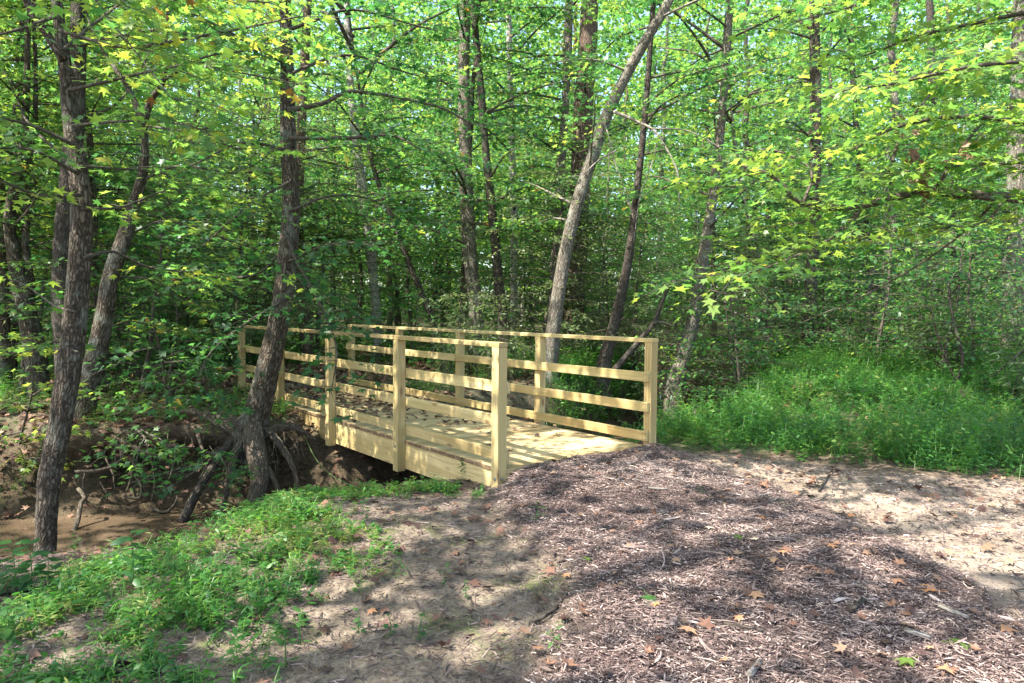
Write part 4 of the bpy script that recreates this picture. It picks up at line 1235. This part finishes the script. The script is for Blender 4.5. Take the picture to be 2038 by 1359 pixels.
CN = [cane(1, 1.8, 15, .14), cane(2, 1.2, 13, .13), cane(3, 2.3, 14, .15)]
spots = [(945, 640, 12.6, 0), (985, 655, 12.0, 1), (915, 660, 13.0, 1), (1030, 680, 12.4, 1), (890, 700, 11.8, 1), (1290, 690, 13.6, 0), (1250, 700, 14.4, 1), (1480, 690, 14.2, 1), (1680, 700, 13.4, 1),
         (1830, 720, 12.2, 1), (1865, 700, 12.8, 2), (1745, 700, 13.6, 0), (1900, 740, 11.6, 2), (2040, 760, 11.4, 0), (340, 700, 14.0, 0), (420, 690, 14.6, 2), (480, 690, 13.2, 0), (1130, 690, 13.4, 1), (2120, 760, 12.0, 2), (2050, 820, 9.2, 1)]
for i, (px, py, d, k) in enumerate(spots):
    p = P(px, 618, d); z = float(height(p[0], p[1]))
    lab = '%s narrow-leaved cane clump %s' % (['rounded', 'low', 'tall'][k], where(px)) + (' by the creek' if px in (1290, 1250, 1330) else ' behind the rails' if 880 < px < 1140 else '')
    spawn('cane_shrub', lab, 'shrub', [('stem', CN[k][0]), ('foliage', CN[k][1])], (p[0], p[1], z), rg.uniform(0, 6.28), rg.uniform(.85, 1.15), 'narrow-leaved cane clumps')

# ------------------------------------------------------------------ ground cover
def stilt(n, sampler, name, seed, leaf=.062, hgt=(.08, .26), nl=9, tint=(.15, .8), mat='grass', tmpl=LANCE, wid=1.0):
    r3 = np.random.default_rng(seed); mb = MB()
    x, y, hs = sampler(r3, n); n = len(x)
    z = height(x, y)
    cl = vnoise(x * 1.3, y * 1.3, 101); h = r3.uniform(*hgt, n) * hs * (.45 + 1.1 * cl)
    a = r3.uniform(0, 6.28, n); ln = r3.uniform(.1, .9, n)
    t = (np.arange(nl) + .7) / nl
    bx = x[:, None] + np.cos(a)[:, None] * (ln * h)[:, None] * t ** 1.5; by = y[:, None] + np.sin(a)[:, None] * (ln * h)[:, None] * t ** 1.5
    bz = z[:, None] + h[:, None] * t
    side = np.where(np.arange(nl) % 2 == 0, 1, -1)[None]
    hd = a[:, None] + side * r3.uniform(.5, 1.7, (n, nl))
    tb = r3.uniform(*tint, n)[:, None] + (.7 * (vnoise(x * 1.9, y * 1.9, 102) - .5))[:, None] + r3.normal(0, .12, (n, nl))
    sz = leaf * r3.uniform(.55, 1.3, (n, nl)) * (.6 + .4 * hs[:, None])
    put_leaves(mb, tmpl, np.stack([bx, by, bz], -1).reshape(-1, 3), hd.ravel(), sz.ravel(), np.clip(tb, 0, 1).ravel(), .3, pitch=.05, rng=r3)
    # stems
    q = 3; tt_ = np.linspace(0, 1, q)[None]
    sx = x[:, None] + np.cos(a)[:, None] * (ln * h)[:, None] * tt_ ** 1.5; sy = y[:, None] + np.sin(a)[:, None] * (ln * h)[:, None] * tt_ ** 1.5; sz_ = z[:, None] - .01 + h[:, None] * tt_
    c = np.stack([sx, sy, sz_], -1); off = np.stack([-np.sin(a), np.cos(a), 0 * a], -1)[:, None] * .0016
    v = np.stack([c + off, c - off], 2).reshape(-1, 3)
    f = np.array([[0, 1, 3, 2], [2, 3, 5, 4]])[None] + (np.arange(n) * q * 2)[:, None, None]
    mb.add(v, f.reshape(-1, 4), .75)
    o = mb.build(name, M[mat]); tag(o, kind='stuff')
    return o


def area(x0, x1, y0, y1, dens):
    def f(r3, n):
        x, y = r3.uniform(x0, x1, n), r3.uniform(y0, y1, n)
        d = dens(x, y)
        k = r3.random(n) < d
        return x[k], y[k], np.clip(.55 + .6 * d[k], .4, 1.25)
    return f


def bare(x, y):
    mu_, sa_ = masks(x, y)
    u, v = to_uv(x, y)
    d, _, _ = creek_sd(x, y)
    ok = (1 - mu_) * (1 - sa_) * ((u < -.1) | (u > LEN + .1) | (v < -.15) | (v > BW + .12))
    return np.clip(ok, 0, 1), d


WEED = [flat(*q, z=0) for q in [(-300, 1420), (-300, 1150), (60, 1110), (420, 1040), (600, 970), (760, 962), (880, 960), (960, 985), (840, 975), (700, 1010), (640, 1060), (720, 1080), (740, 1120), (640, 1190), (560, 1230), (500, 1300), (420, 1360), (420, 1420)]]


def d_front(x, y):
    ok, d = bare(x, y)
    w = edge_dist(WEED, x, y)
    n_ = vnoise(x * 3.2, y * 3.2, 61) * .6 + vnoise(x * 9, y * 9, 62) * .5
    return ok * sstep(-.25, .18, w + .25 * fbm(x * 2, y * 2, 63)) * np.clip(n_ * 2.4 - .75, 0, 1) * (d > .62)


def d_bank(x, y):
    ok, d = bare(x, y)
    n_ = vnoise(x * 1.4, y * 1.4, 64) * .6 + vnoise(x * 5, y * 5, 65) * .5
    mu_, sa_ = masks(x, y)
    ed = -np.maximum(edge_dist(MULCH, x, y), edge_dist(SAND, x, y)) + 0.9 * fbm(x * 1.5, y * 1.5, 90) + .25 * fbm(x * 6, y * 6, 91)
    gul = 1 - np.exp(-((x - 2.5 - (y - 9.2) * .25) / .38) ** 2) * sstep(8.3, 9.0, y)
    return ok * gul * sstep(-.1, .75, ed) * (np.abs(d) > .95) * np.clip(n_ * 2.6 - .6, 0, 1) * sstep(.5, 1.3, x + (y - 8) * .8) * (y > 5.6)


def d_left(x, y):
    ok, d = bare(x, y)
    n_ = vnoise(x * 1.1, y * 1.1, 66) * .6 + vnoise(x * 4, y * 4, 67) * .5
    u, v = to_uv(x, y)
    return ok * (d < -1.9) * np.clip(n_ * 2.0 - .35, 0, 1) * (1 - .9 * sstep(4.5, 6, u) * sstep(-3.2, -1.2, v) * sstep(6, 4, v))


stilt(17000, area(-5.5, -.2, 2.3, 7.2, d_front), 'grass', 1, leaf=.046, hgt=(.03, .12), tint=(.25, .95))
stilt(8000, area(-5.5, .4, 2.3, 7.2, d_front), 'weeds', 2, leaf=.042, hgt=(.03, .11), nl=7, tmpl=OVAL, tint=(.2, .8))
stilt(36000, area(.6, 11, 5.6, 16.5, d_bank), 'grass', 3, leaf=.064, hgt=(.06, .34), nl=9, tint=(.05, .75))
stilt(18000, area(.8, 11, 5.6, 16.5, d_bank), 'weeds', 4, leaf=.055, hgt=(.08, .36), nl=9, tmpl=OVAL, tint=(.05, .7))
stilt(2600, area(-5.6, -2.7, 7.2, 10.2, lambda x, y: ((creek_sd(x, y)[0] < -1.0) & (creek_sd(x, y)[0] > -2.6)) * np.clip(vnoise(x * 2.5, y * 2.5, 92) * 2 - .7, 0, 1)), 'grass', 8, leaf=.07, hgt=(.06, .2), nl=8, tint=(.2, .8))
stilt(15000, area(-11, 1.5, 8.4, 16, d_left), 'grass', 5, leaf=.075, hgt=(.1, .40), nl=8, tint=(.35, .95))
stilt(15000, area(-16, 18, 13, 26, lambda x, y: bare(x, y)[0] * np.clip(vnoise(x * .8, y * .8, 68) * 2 - .6, 0, 1) * (np.abs(bare(x, y)[1]) > 1.2)), 'undergrowth', 6, leaf=.13, hgt=(.15, .6), nl=8, tint=(.1, .7), tmpl=OVAL)


# ------------------------------------------------------------------ litter
def chips(n, dens, x0, x1, y0, y1, name, seed, ln=(.02, .09), wd=(.003, .010), tint=None, lift=.004):
    r3 = np.random.default_rng(seed); mb = MB()
    x, y = r3.uniform(x0, x1, n), r3.uniform(y0, y1, n)
    k = r3.random(n) < dens(x, y); x, y = x[k], y[k]; n = len(x)
    z = height(x, y)
    L = r3.uniform(0, 1, n) ** 1.8 * (ln[1] - ln[0]) + ln[0]; Wd = r3.uniform(*wd, n)
    a = r3.uniform(0, 6.28, n); pt = r3.normal(0, .16, n); ro = r3.normal(0, .5, n)
    T = np.array([(-1, -.1, 0), (-.75, .4, .05), (-.45, -.5, 0), (.2, .5, .05), (.5, -.42, 0), (.8, .25, .02), (1, -.05, .05), (-.1, .05, .5)])
    bw = r3.normal(0, .07, n)
    X = np.stack([np.cos(a) * np.cos(pt), np.sin(a) * np.cos(pt), np.sin(pt)], -1); Y0 = np.stack([-np.sin(a), np.cos(a), 0 * a], -1); Z0 = np.cross(X, Y0)
    Yv = Y0 * np.cos(ro)[:, None] + Z0 * np.sin(ro)[:, None]; Zv = np.cross(X, Yv)
    c = np.stack([x, y, z + lift + r3.uniform(0, .012, n)], -1)
    v = c[:, None] + X[:, None] * (T[None, :, 0] * L[:, None] / 2)[..., None] + Yv[:, None] * (T[None, :, 1] * Wd[:, None] + bw[:, None] * L[:, None] * T[None, :, 0] ** 2)[..., None] + Zv[:, None] * (T[None, :, 2] * Wd[:, None])[..., None]
    o8 = (np.arange(n) * 8)[:, None, None]
    f = np.array([[7, 0, 2], [7, 2, 4], [7, 4, 6], [7, 6, 5], [7, 5, 3], [7, 3, 1], [7, 1, 0]])[None] + o8
    tn = np.clip(r3.beta(1.6, 2.2, n) + (r3.random(n) < .04) * .35, 0, 1) if tint is None else r3.uniform(*tint, n)
    tn = np.clip(tn + .55 * fbm(x * 1.6, y * 1.6, 95) + .35 * fbm(x * 6, y * 6, 96, 2), 0, 1)
    mb.add(v.reshape(-1, 3), f.reshape(-1, 3), np.repeat(tn, 8))
    tag(mb.build(name, M['chip'], smooth=False), kind='stuff')


d_m = lambda x, y: np.clip(masks(x, y)[0] * (.75 + .5 * fbm(x * 2.5, y * 2.5, 71)), 0, 1) * (to_uv(x, y)[0] < 0)
chips(230000, d_m, -.6, 5.2, 2.2, 7.4, 'mulch', 1, ln=(.015, .075), wd=(.0015, .007))
chips(1500, d_m, -.6, 5.2, 2.2, 7.4, 'mulch', 31, ln=(.05, .16), wd=(.006, .018), lift=.012)
chips(230000, d_m, -.6, 5.2, 2.2, 7.5, 'mulch', 8, ln=(.006, .028), wd=(.002, .008))
chips(110000, lambda x, y: masks(x, y)[1] * .6 * np.clip(.3 + 1.5 * vnoise(x * 2.2, y * 2.2, 81), 0, 1), .5, 9, 3, 8.2, 'debris', 2, ln=(.015, .08))
chips(50000, lambda x, y: (1 - masks(x, y)[0]) * (1 - masks(x, y)[1]) * .6 * (creek_sd(x, y)[0] > .9), -3.5, 1.0, 2.2, 6.5, 'debris', 3, ln=(.012, .10), wd=(.002, .007), tint=(0, .7))
chips(2500, d_m, -.6, 6.5, 2.2, 7.5, 'pine_straw', 4, ln=(.08, .2), wd=(.0012, .0022), tint=(.5, .9), lift=.012)


def litter(n, dens, x0, x1, y0, y1, name, seed, size=(.08, .15), tint=(0, .85), tmpl=STAR):
    r3 = np.random.default_rng(seed); mb = MB()
    x, y = r3.uniform(x0, x1, n), r3.uniform(y0, y1, n)
    k = r3.random(n) < dens(x, y); x, y = x[k], y[k]; n = len(x)
    zz = np.where(seed == 9, DECK, height(x, y))
    put_leaves(mb, tmpl, np.stack([x, y, zz + r3.uniform(.008, .03, n)], -1), r3.uniform(0, 6.28, n), r3.uniform(*size, n), r3.uniform(*tint, n), .35, pitch=0, curl=.5, rng=r3)
    tag(mb.build(name, M['dry'], smooth=False), kind='stuff')


def d_litfar(x, y):
    d, _, _ = creek_sd(x, y); u, v = to_uv(x, y); mu_, sa_ = masks(x, y)
    return ((d < -.9) | (y > 8)) * (np.abs(d) > .8) * ((u < 0) | (u > LEN) | (v < -.1) | (v > BW + .1)) * (1 - mu_) * (1 - sa_) * np.clip(.45 + 1.3 * fbm(x * .7, y * .7, 72) + .5 * sstep(5, 6.5, u) * sstep(-3, -1, v) * sstep(5.5, 3.5, v), 0, 1)


litter(26000, d_litfar, -9, 9, 7, 19, 'leaf_litter', 1)
litter(9000, lambda x, y: sstep(5.6, 6.6, to_uv(x, y)[0]) * sstep(-3.0, -1.5, to_uv(x, y)[1]) * sstep(5, 3.5, to_uv(x, y)[1]) * (creek_sd(x, y)[0] < -.9), -7, -1, 9, 15, 'leaf_litter', 2)
litter(5200, lambda x, y: (creek_sd(x, y)[0] > -2.6) * (creek_sd(x, y)[0] < -.55) * 1.0, -7.5, -.5, 5.5, 10.5, 'leaf_litter', 3, size=(.07, .14))
litter(700, lambda x, y: masks(x, y)[0] * .55, -.4, 5, 2.3, 7, 'leaf_litter', 4, size=(.05, .10), tint=(0, .8))
litter(1600, lambda x, y: masks(x, y)[1] * .7, .5, 8, 3, 8, 'leaf_litter', 5, size=(.05, .12), tint=(.1, .9))
litter(900, lambda x, y: (1 - masks(x, y)[0]) * (creek_sd(x, y)[0] > .8) * .7, -3.6, .8, 2.3, 6.3, 'leaf_litter', 6, size=(.05, .11), tint=(0, .5))


# individual fallen leaves
def one_leaf(tm, curl, seed, mat, tint):
    m = MB(); put_leaves(m, tm, np.zeros((1, 3)), np.zeros(1), np.ones(1), np.full(1, tint), .12, pitch=0.02, curl=curl, rng=np.random.default_rng(seed))
    c = tm[0]
    tube(m, [(0, 0, .02), (-.28, .03, .03), (-.5, .08, .05)], [.012, .01, .008], 5, .2, tint=tint)
    return m.mesh('fallen_leaf', mat, smooth=False)


FL = {'brown': [one_leaf(STAR, c_, i, M['dry'], t_) for i, (c_, t_) in enumerate([(1.6, .15), (1.1, .35), (2.0, .1), (1.4, .5)])], 'orange': [one_leaf(STAR, .8, 11, M['dry'], .90), one_leaf(STAR, 1.1, 12, M['dry'], .86)],
      'tan': [one_leaf(STAR, .6, 13, M['dry'], .72), one_leaf(STAR, 1.0, 14, M['dry'], .66)], 'green': [one_leaf(STAR, .35, 15, M['gum'], .6), one_leaf(STAR, .5, 16, M['gum'], .75)], 'pale': [one_leaf(STAR, .6, 17, M['dry'], 1.0)]}


def drop(kind, p, s, label, group=None, rng=rg):
    me = FL[kind][int(rng.integers(len(FL[kind])))]
    o = link('fallen_leaf', me, None, (p[0], p[1], p[2])); o.rotation_euler = (rng.normal(0, .07), rng.normal(0, .07), rng.uniform(0, 6.28)); o.scale = (s, s, s)
    return tag(o, label, 'leaf', group)


for i in range(150):
    u = LEN * rg.random() ** .62; v = rg.uniform(.08, BW - .08)
    if i % 3: v = min(max(rg.normal(BW * .55, .45), .08), BW - .08)
    xy = np.array([BX, BY]) + AX * u + NX * v
    drop('brown', (xy[0], xy[1], DECK + .014), rg.uniform(.08, .14), 'dry curled brown leaf lying on the bridge deck', 'brown leaves on the bridge deck')
named = [('green', 1290, 1195, .17, 'green lobed leaf with a long stalk lying on the mulch in mid path'), ('green', 1205, 0, 0, ''), ('green', 1905, 1290, .17, 'pale green lobed leaf on the mulch near the lower right corner'),
         ('green', 1810, 1322, .13, 'ragged green leaf on the mulch below the pale green one'), ('green', 1463, 1073, .11, 'bright green leaf on the mulch right of the pale silvery leaf'), ('pale', 1407, 1056, .10, 'silvery pale upturned leaf in the middle of the mulch'),
         ('pale', 1505, 1079, .08, 'small whitish leaf beside the bright green leaf'), ('orange', 1500, 1190, .13, 'rust coloured crumpled leaf left of the long-stalked green leaf'), ('tan', 1370, 1262, .14, 'broad tan leaf on the mulch near the bottom middle'),
         ('orange', 1860, 1185, .14, 'red-brown leaf on the mulch under the right sunny sand'), ('tan', 1805, 1255, .13, 'large tan leaf leaning on a bleached wood strip'), ('orange', 1990, 1258, .13, 'orange-brown curled leaf at the lower right edge'),
         ('orange', 1880, 1349, .12, 'bright orange leaf at the bottom right'), ('orange', 1560, 1105, .11, 'yellow-orange leaf half green on the upper mulch'), ('orange', 1470, 1235, .08, 'small dark orange curled leaf on the lower mulch'),
         ('orange', 1130, 1150, .08, 'orange upright leaf at the edge of mulch and sand'), ('orange', 1160, 935, .10, 'orange leaf on dark mulch in front of the deck edge'), ('orange', 1225, 952, .09, 'red-orange leaf on the mulch right of the deck corner'),
         ('tan', 1545, 1125, .10, 'light brown leaf below the yellow-orange one'), ('orange', 1700, 1090, .08, 'small orange leaf curled up on the right mulch'), ('tan', 1035, 1268, .11, 'flat tan leaf on the sand near the bottom'),
         ('brown', 880, 1300, .12, 'dark crumpled leaf on the bare soil at the bottom'), ('orange', 740, 1222, .08, 'orange-tipped leaf on the soil beside the weeds'), ('tan', 690, 1295, .09, 'pale tan leaf at the lower edge of the weeds'),
         ('green', 1165, 1120, .09, 'small green leaf on the mulch edge beside the sand'), ('orange', 1410, 905, .09, 'orange leaf on the litter right of the bridge end'), ('tan', 1650, 950, .10, 'tan leaf on the sunny sand path'), ('orange', 1690, 1030, .09, 'rusty leaf on the sunny sand at right')]
for (kd, px, py, s, lab) in named:
    if not lab: continue
    p = G(px, py)
    drop(kd, (p[0], p[1], p[2] + .022), s * .78, lab, 'leaves fallen on the path')
for i in range(90):
    px, py = rg.uniform(1000, 2030), rg.uniform(930, 1350); p = G(px, py)
    if p[1] > 8: continue
    drop(['brown', 'tan', 'brown', 'orange'][i % 4], (p[0], p[1], p[2] + .022), rg.uniform(.045, .085), {'brown': 'dark brown curled leaf among the mulch of the path', 'tan': 'small tan leaf among the mulch of the path', 'orange': 'small orange leaf among the mulch of the path'}[['brown', 'tan', 'brown', 'orange'][i % 4]], 'leaves fallen on the path')

# twigs and strips on the path
for (a, b, c_, r_, mt, lab) in [((1290, 975), (1330, 978), None, .010, 'dead', 'bleached stick on the mulch in front of the deck'), ((1870, 1215), (1925, 1238), None, .016, 'dead', 'broad bleached wood strip on the right of the mulch'),
                              ((1800, 1262), (1850, 1278), None, .013, 'dead', 'bleached wood strip touching the large tan leaf'), ((1440, 1250), (1520, 1262), None, .012, 'bark_dark', 'short black twig on the lower mulch'), ((1060, 1245), (1130, 1185), (1100, 1222), .010, 'bark_dark', 'dark bent twig across the sand and mulch edge'),
                              ((1690, 1225), (1720, 1205), None, .016, 'bark_dark', 'stubby dark wood chunk on the mulch at right'), ((110, 1352), (390, 1350), (240, 1345), .012, 'bark_dark', 'long dark twig lying in the bottom left weeds'), ((-20, 1190), (150, 1160), (70, 1180), .016, 'bark_dark', 'dark fallen branch under the bank seedlings at left'),
                              ((1490, 1355), (1512, 1325), None, .014, 'dead', 'brown wood splinter at the bottom of the mulch'), ((730, 1140), (780, 1120), None, .006, 'bark_dark', 'thin twig on the soil right of the weeds'), ((1630, 980), (1655, 940), None, .01, 'bark_dark', 'short dark stick on the sunny path at the back'), ((1570, 1010), (1660, 985), None, .005, 'dead', 'thin pale twig across the sandy path')]:
    q = [a] + ([c_] if c_ else []) + [b]
    p3 = [G(*v_) for v_ in q]; p3 = [p_ + np.array([0, 0, r_ + .006]) for p_ in p3]
    stick(lab, p3, (r_, r_ * .7), name='twig', cat='twig', mat=mt, bend=.006)

# seedlings and low herbs standing by themselves
def herb(seed, H, pairs, leaf, tmpl, tint, mat='gum'):
    r3 = np.random.default_rng(seed); st, lf = MB(), MB()
    c = [(0, 0, -.02), (.02 * H, .01, H * .5), (.05 * H, -.02 * H, H)]
    cc_, _, _ = tube(st, c, [.0035, .003, .0015], 5, .04, seed=seed)
    for i in range(pairs):
        t = .3 + .7 * (i + .5) / pairs; a = i * 1.57 + r3.normal(0, .3); p = cc_[int(t * (len(cc_) - 1))]
        for s_ in (0, math.pi):
            put_leaves(lf, tmpl, (p + np.array([math.cos(a + s_), math.sin(a + s_), 0]) * .012)[None], np.array([a + s_]), np.array([leaf * r3.uniform(.7, 1.15)]), np.array([r3.uniform(*tint)]), .2, pitch=.1, rng=r3)
    put_leaves(lf, tmpl, cc_[-1:] + 0, np.array([.4]), np.array([leaf]), np.array([tint[1]]), .2, pitch=.3, rng=r3)
    return st.mesh('stem', M['grass']), lf.mesh('foliage', M[mat])


HB = [herb(1, .36, 7, .13, OVAL, (.2, .5)), herb(2, .48, 8, .11, OVAL, (.25, .6)), herb(3, .16, 2, .06, OVAL, (.3, .6)), herb(4, .2, 4, .10, LANCE, (.3, .6), 'grass'), herb(5, .12, 2, .05, STAR, (.2, .5)), herb(6, .75, 8, .13, STAR, (.25, .65))]
for (px, py, k, s, lab) in [(30, 1165, 0, 1.0, 'broad-leaved seedling at the left edge below the water'), (62, 1180, 0, 1.15, 'tall broad-leaved seedling just left of the front trunk foot'), (15, 1190, 0, .8, 'short broad-leaved seedling at the very left below the water'), (95, 1175, 0, .8, 'leafy seedling in front of the front trunk foot'),
                           (150, 1120, 1, .5, 'low seedling just right of the front trunk foot'), (262, 1195, 1, 1.0, 'thin upright seedling with paired leaves in the left weeds'), (230, 1090, 1, .75, 'seedling by the water edge left of the middle weeds'), (190, 1085, 0, .6, 'small seedling between the front trunk and the water'),
                           (15, 1280, 0, .75, 'rounded-leaf plant at the lower left edge'), (725, 1040, 1, .45, 'thin plant with a drooping leaf beside the mulch bank'), (1068, 1035, 3, .8, 'tiny narrow-leaved seedling on the dark mulch slope'), (885, 1165, 2, .8, 'small seedling on the bare soil'), (925, 1190, 4, 1.0, 'tiny star-leaved seedling on bare soil'),
                           (800, 1150, 3, .7, 'wispy seedling on the soil right of the weeds'), (715, 1260, 4, 1.2, 'little lobed seedling at the lower weeds edge'), (775, 1268, 4, 1.2, 'second little lobed seedling along the lower soil'), (838, 1275, 4, 1.2, 'third little lobed seedling along the lower soil'), (600, 1285, 2, 1.2, 'pale green herb in the lower weeds'),
                           (570, 1330, 2, 1.3, 'pale green herb near the bottom edge of the weeds'), (1100, 1290, 3, .7, 'grassy sprout at the sand and mulch edge'), (1395, 985, 3, .5, 'small sprout on the mulch beyond the deck'), (920, 955, 1, .6, 'leafy weed in front of the bridge beam'), (790, 965, 0, .5, 'broad weed below the second post of the bridge'), (858, 975, 0, .35, 'low weed below the bridge beam'),
                           (1560, 1010, 3, .4, 'tiny bright sprout in the middle of the path'), (440, 1060, 1, .6, 'slender weed at the right end of the water'), (555, 1035, 1, .55, 'slender weed with a yellow leaf on the near bank')]:
    p = G(px, py)
    spawn('seedling', lab, 'seedling', [('stem', HB[k][0]), ('foliage', HB[k][1])], tuple(p), rg.uniform(0, 6.28), s * .72, 'seedlings near the creek and path')

# star-leaved saplings leaning out of the bank
def bank_sapling(label, stem, leaf, side_br, tint=(.2, .55), cat='sapling'):
    r = thing('sapling', label, cat)
    t = Tree(); t.limbs = []; t.leaf_mb = MB(); t.leaf = leaf; t.tint = tint; t.yellow = .01
    leafy_branch(t, pts=pp(*stem), d0=stem[0][2], w=(7, 2), gap=.1, spray=(.12, .3), nleaf=5, start=.4)
    for b in side_br: leafy_branch(t, pts=pp(*b), d0=b[0][2], w=(4, 1.5), gap=.09, spray=(.1, .25), nleaf=5, start=.25)
    [q_.build('stem', M['twig'], r) for q_ in t.limbs]; t.leaf_mb.build('foliage', [M['gum'], M['twig']], r)


bank_sapling('star-leaved sapling hanging over the dark bank above the water', [(395, 870, 8.0), (410, 900, 7.5), (400, 930, 7.1), (345, 965, 6.9)], .11, [[(405, 900, 7.5), (440, 905, 7.2), (455, 935, 7.1)], [(400, 930, 7.1), (370, 930, 6.9), (300, 950, 6.7)], [(410, 900, 7.5), (370, 890, 7.3), (340, 900, 7.2)]])
bank_sapling('star-leaved sapling on the bank top left of the bridge tree', [(430, 860, 8.2), (420, 800, 8.0), (400, 740, 7.8), (380, 690, 7.6)], .12, [[(420, 800, 8.0), (370, 790, 7.6), (330, 800, 7.4)], [(400, 740, 7.8), (330, 740, 7.5), (280, 760, 7.3)], [(405, 760, 7.8), (440, 730, 7.6), (460, 740, 7.5)], [(415, 790, 8), (445, 790, 7.7), (465, 810, 7.6)]])
bank_sapling('small-leaved sapling beside the root ball, over the water', [(470, 940, 7.6), (460, 955, 7.3), (430, 965, 7.1)], .07, [[(460, 950, 7.3), (480, 930, 7.1)], [(440, 960, 7.1), (450, 985, 7.0)]])
bank_sapling('leafy sapling bending over the undercut between the front trunk and the dark pole', [(255, 862, 8.2), (270, 850, 7.9), (290, 870, 7.5), (300, 900, 7.2)], .10, [[(268, 850, 7.9), (230, 870, 7.5), (205, 905, 7.2)], [(280, 855, 7.7), (320, 870, 7.4), (345, 900, 7.2)], [(290, 870, 7.5), (270, 900, 7.2), (262, 930, 7.1)]], (.2, .6))
bank_sapling('yellow-green sapling over the leaf-littered slope left of the front trunk', [(20, 960, 8.2), (40, 880, 8.0), (60, 800, 7.8), (70, 730, 7.6)], .11, [[(40, 880, 8.0), (90, 850, 7.6), (130, 860, 7.3)], [(55, 820, 7.8), (10, 800, 7.6), (-40, 820, 7.4)], [(60, 790, 7.8), (110, 760, 7.6), (150, 770, 7.4)], [(30, 920, 8.1), (80, 910, 7.7), (110, 925, 7.5)], [(45, 860, 8), (0, 870, 7.7), (-30, 880, 7.5)]], (.55, .9))
bank_sapling('dark green sapling drooping over the bank between the curved trunk and the bridge tree', [(330, 850, 8.3), (335, 780, 8.1), (320, 700, 7.9), (300, 640, 7.7)], .11, [[(335, 790, 8.1), (370, 800, 7.8), (400, 840, 7.6)], [(330, 760, 8.1), (280, 780, 7.8), (240, 820, 7.6)], [(325, 720, 8), (370, 720, 7.7), (410, 740, 7.5)], [(320, 690, 7.9), (270, 700, 7.7), (230, 730, 7.5)]], (.15, .6))
# thin-stemmed shrub on the green bank
r = thing('shrub', 'thin-stemmed shrub with bare forked stems on the green bank at the right', 'shrub')
t = Tree(); t.limbs = []; t.leaf_mb = MB(); t.leaf = .09; t.tint = (.15, .5); t.yellow = 0
b0 = P(1903, 805, 10.2)
leafy_branch(t, pts=[np.array([b0[0], b0[1], float(height(b0[0], b0[1])) - .05])] + pp((1900, 770, 10.2), (1912, 715, 10.2), (1900, 640, 10.3), (1890, 560, 10.4)), d0=10.2, w=(9, 3), start=.5, tmpl=OVAL, nleaf=9, leaf=.08)
leafy_branch(t, pts=pp((1903, 805, 10.2), (1960, 760, 10.1), (2038, 690, 10.0), (2080, 640, 10.0)), d0=10.2, w=(6, 2), start=.5, tmpl=OVAL, nleaf=8, leaf=.08)
leafy_branch(t, pts=pp((1905, 760, 10.2), (1870, 690, 10.1), (1850, 610, 10.0)), d0=10.2, w=(5, 2), start=.4, tmpl=OVAL, nleaf=8, leaf=.08)
[q_.build('stem', M['bark_dark'], r) for q_ in t.limbs]; t.leaf_mb.build('foliage', [M['cane'], M['twig']], r)
# vine slung from the beam to the grass
m = MB(); tube(m, pp((604, 862, 8.4), (622, 905, 7.9), (660, 945, 7.3), (720, 975, 6.7), (745, 985, 6.5)), [.006] * 5, 6, .06, tint=.7, bend=.006)
tag(m.build('vine', M['cane']), 'pale green vine slung from the bridge beam down to the grass', 'vine')
# fine hanging roots on the undercut bank
m = MB(); r3 = np.random.default_rng(17)
for i in range(170):
    px, py = r3.uniform(150, 600), r3.uniform(850, 930); d_ = 7.95 + r3.normal(0, .12)
    a = P(px, py, d_); L = r3.uniform(.08, .45)
    tube(m, [a, a + [r3.normal(0, .06), -r3.uniform(.02, .1), -L * .5], a + [r3.normal(0, .12), -r3.uniform(.0, .15), -L]], [r3.uniform(.002, .006), .003, .0012], 4, .08, seed=i, bend=.02)
tag(m.build('rootlets', M['root']), kind='stuff')
litter(7000, lambda x, y: sstep(2.0, 5.6, to_uv(x, y)[0]) * (to_uv(x, y)[0] < LEN) * (to_uv(x, y)[1] > .06) * (to_uv(x, y)[1] < BW - .06), -5, 1.6, 6, 12, 'leaf_litter', 9, size=(.07, .13), tint=(0, .6))
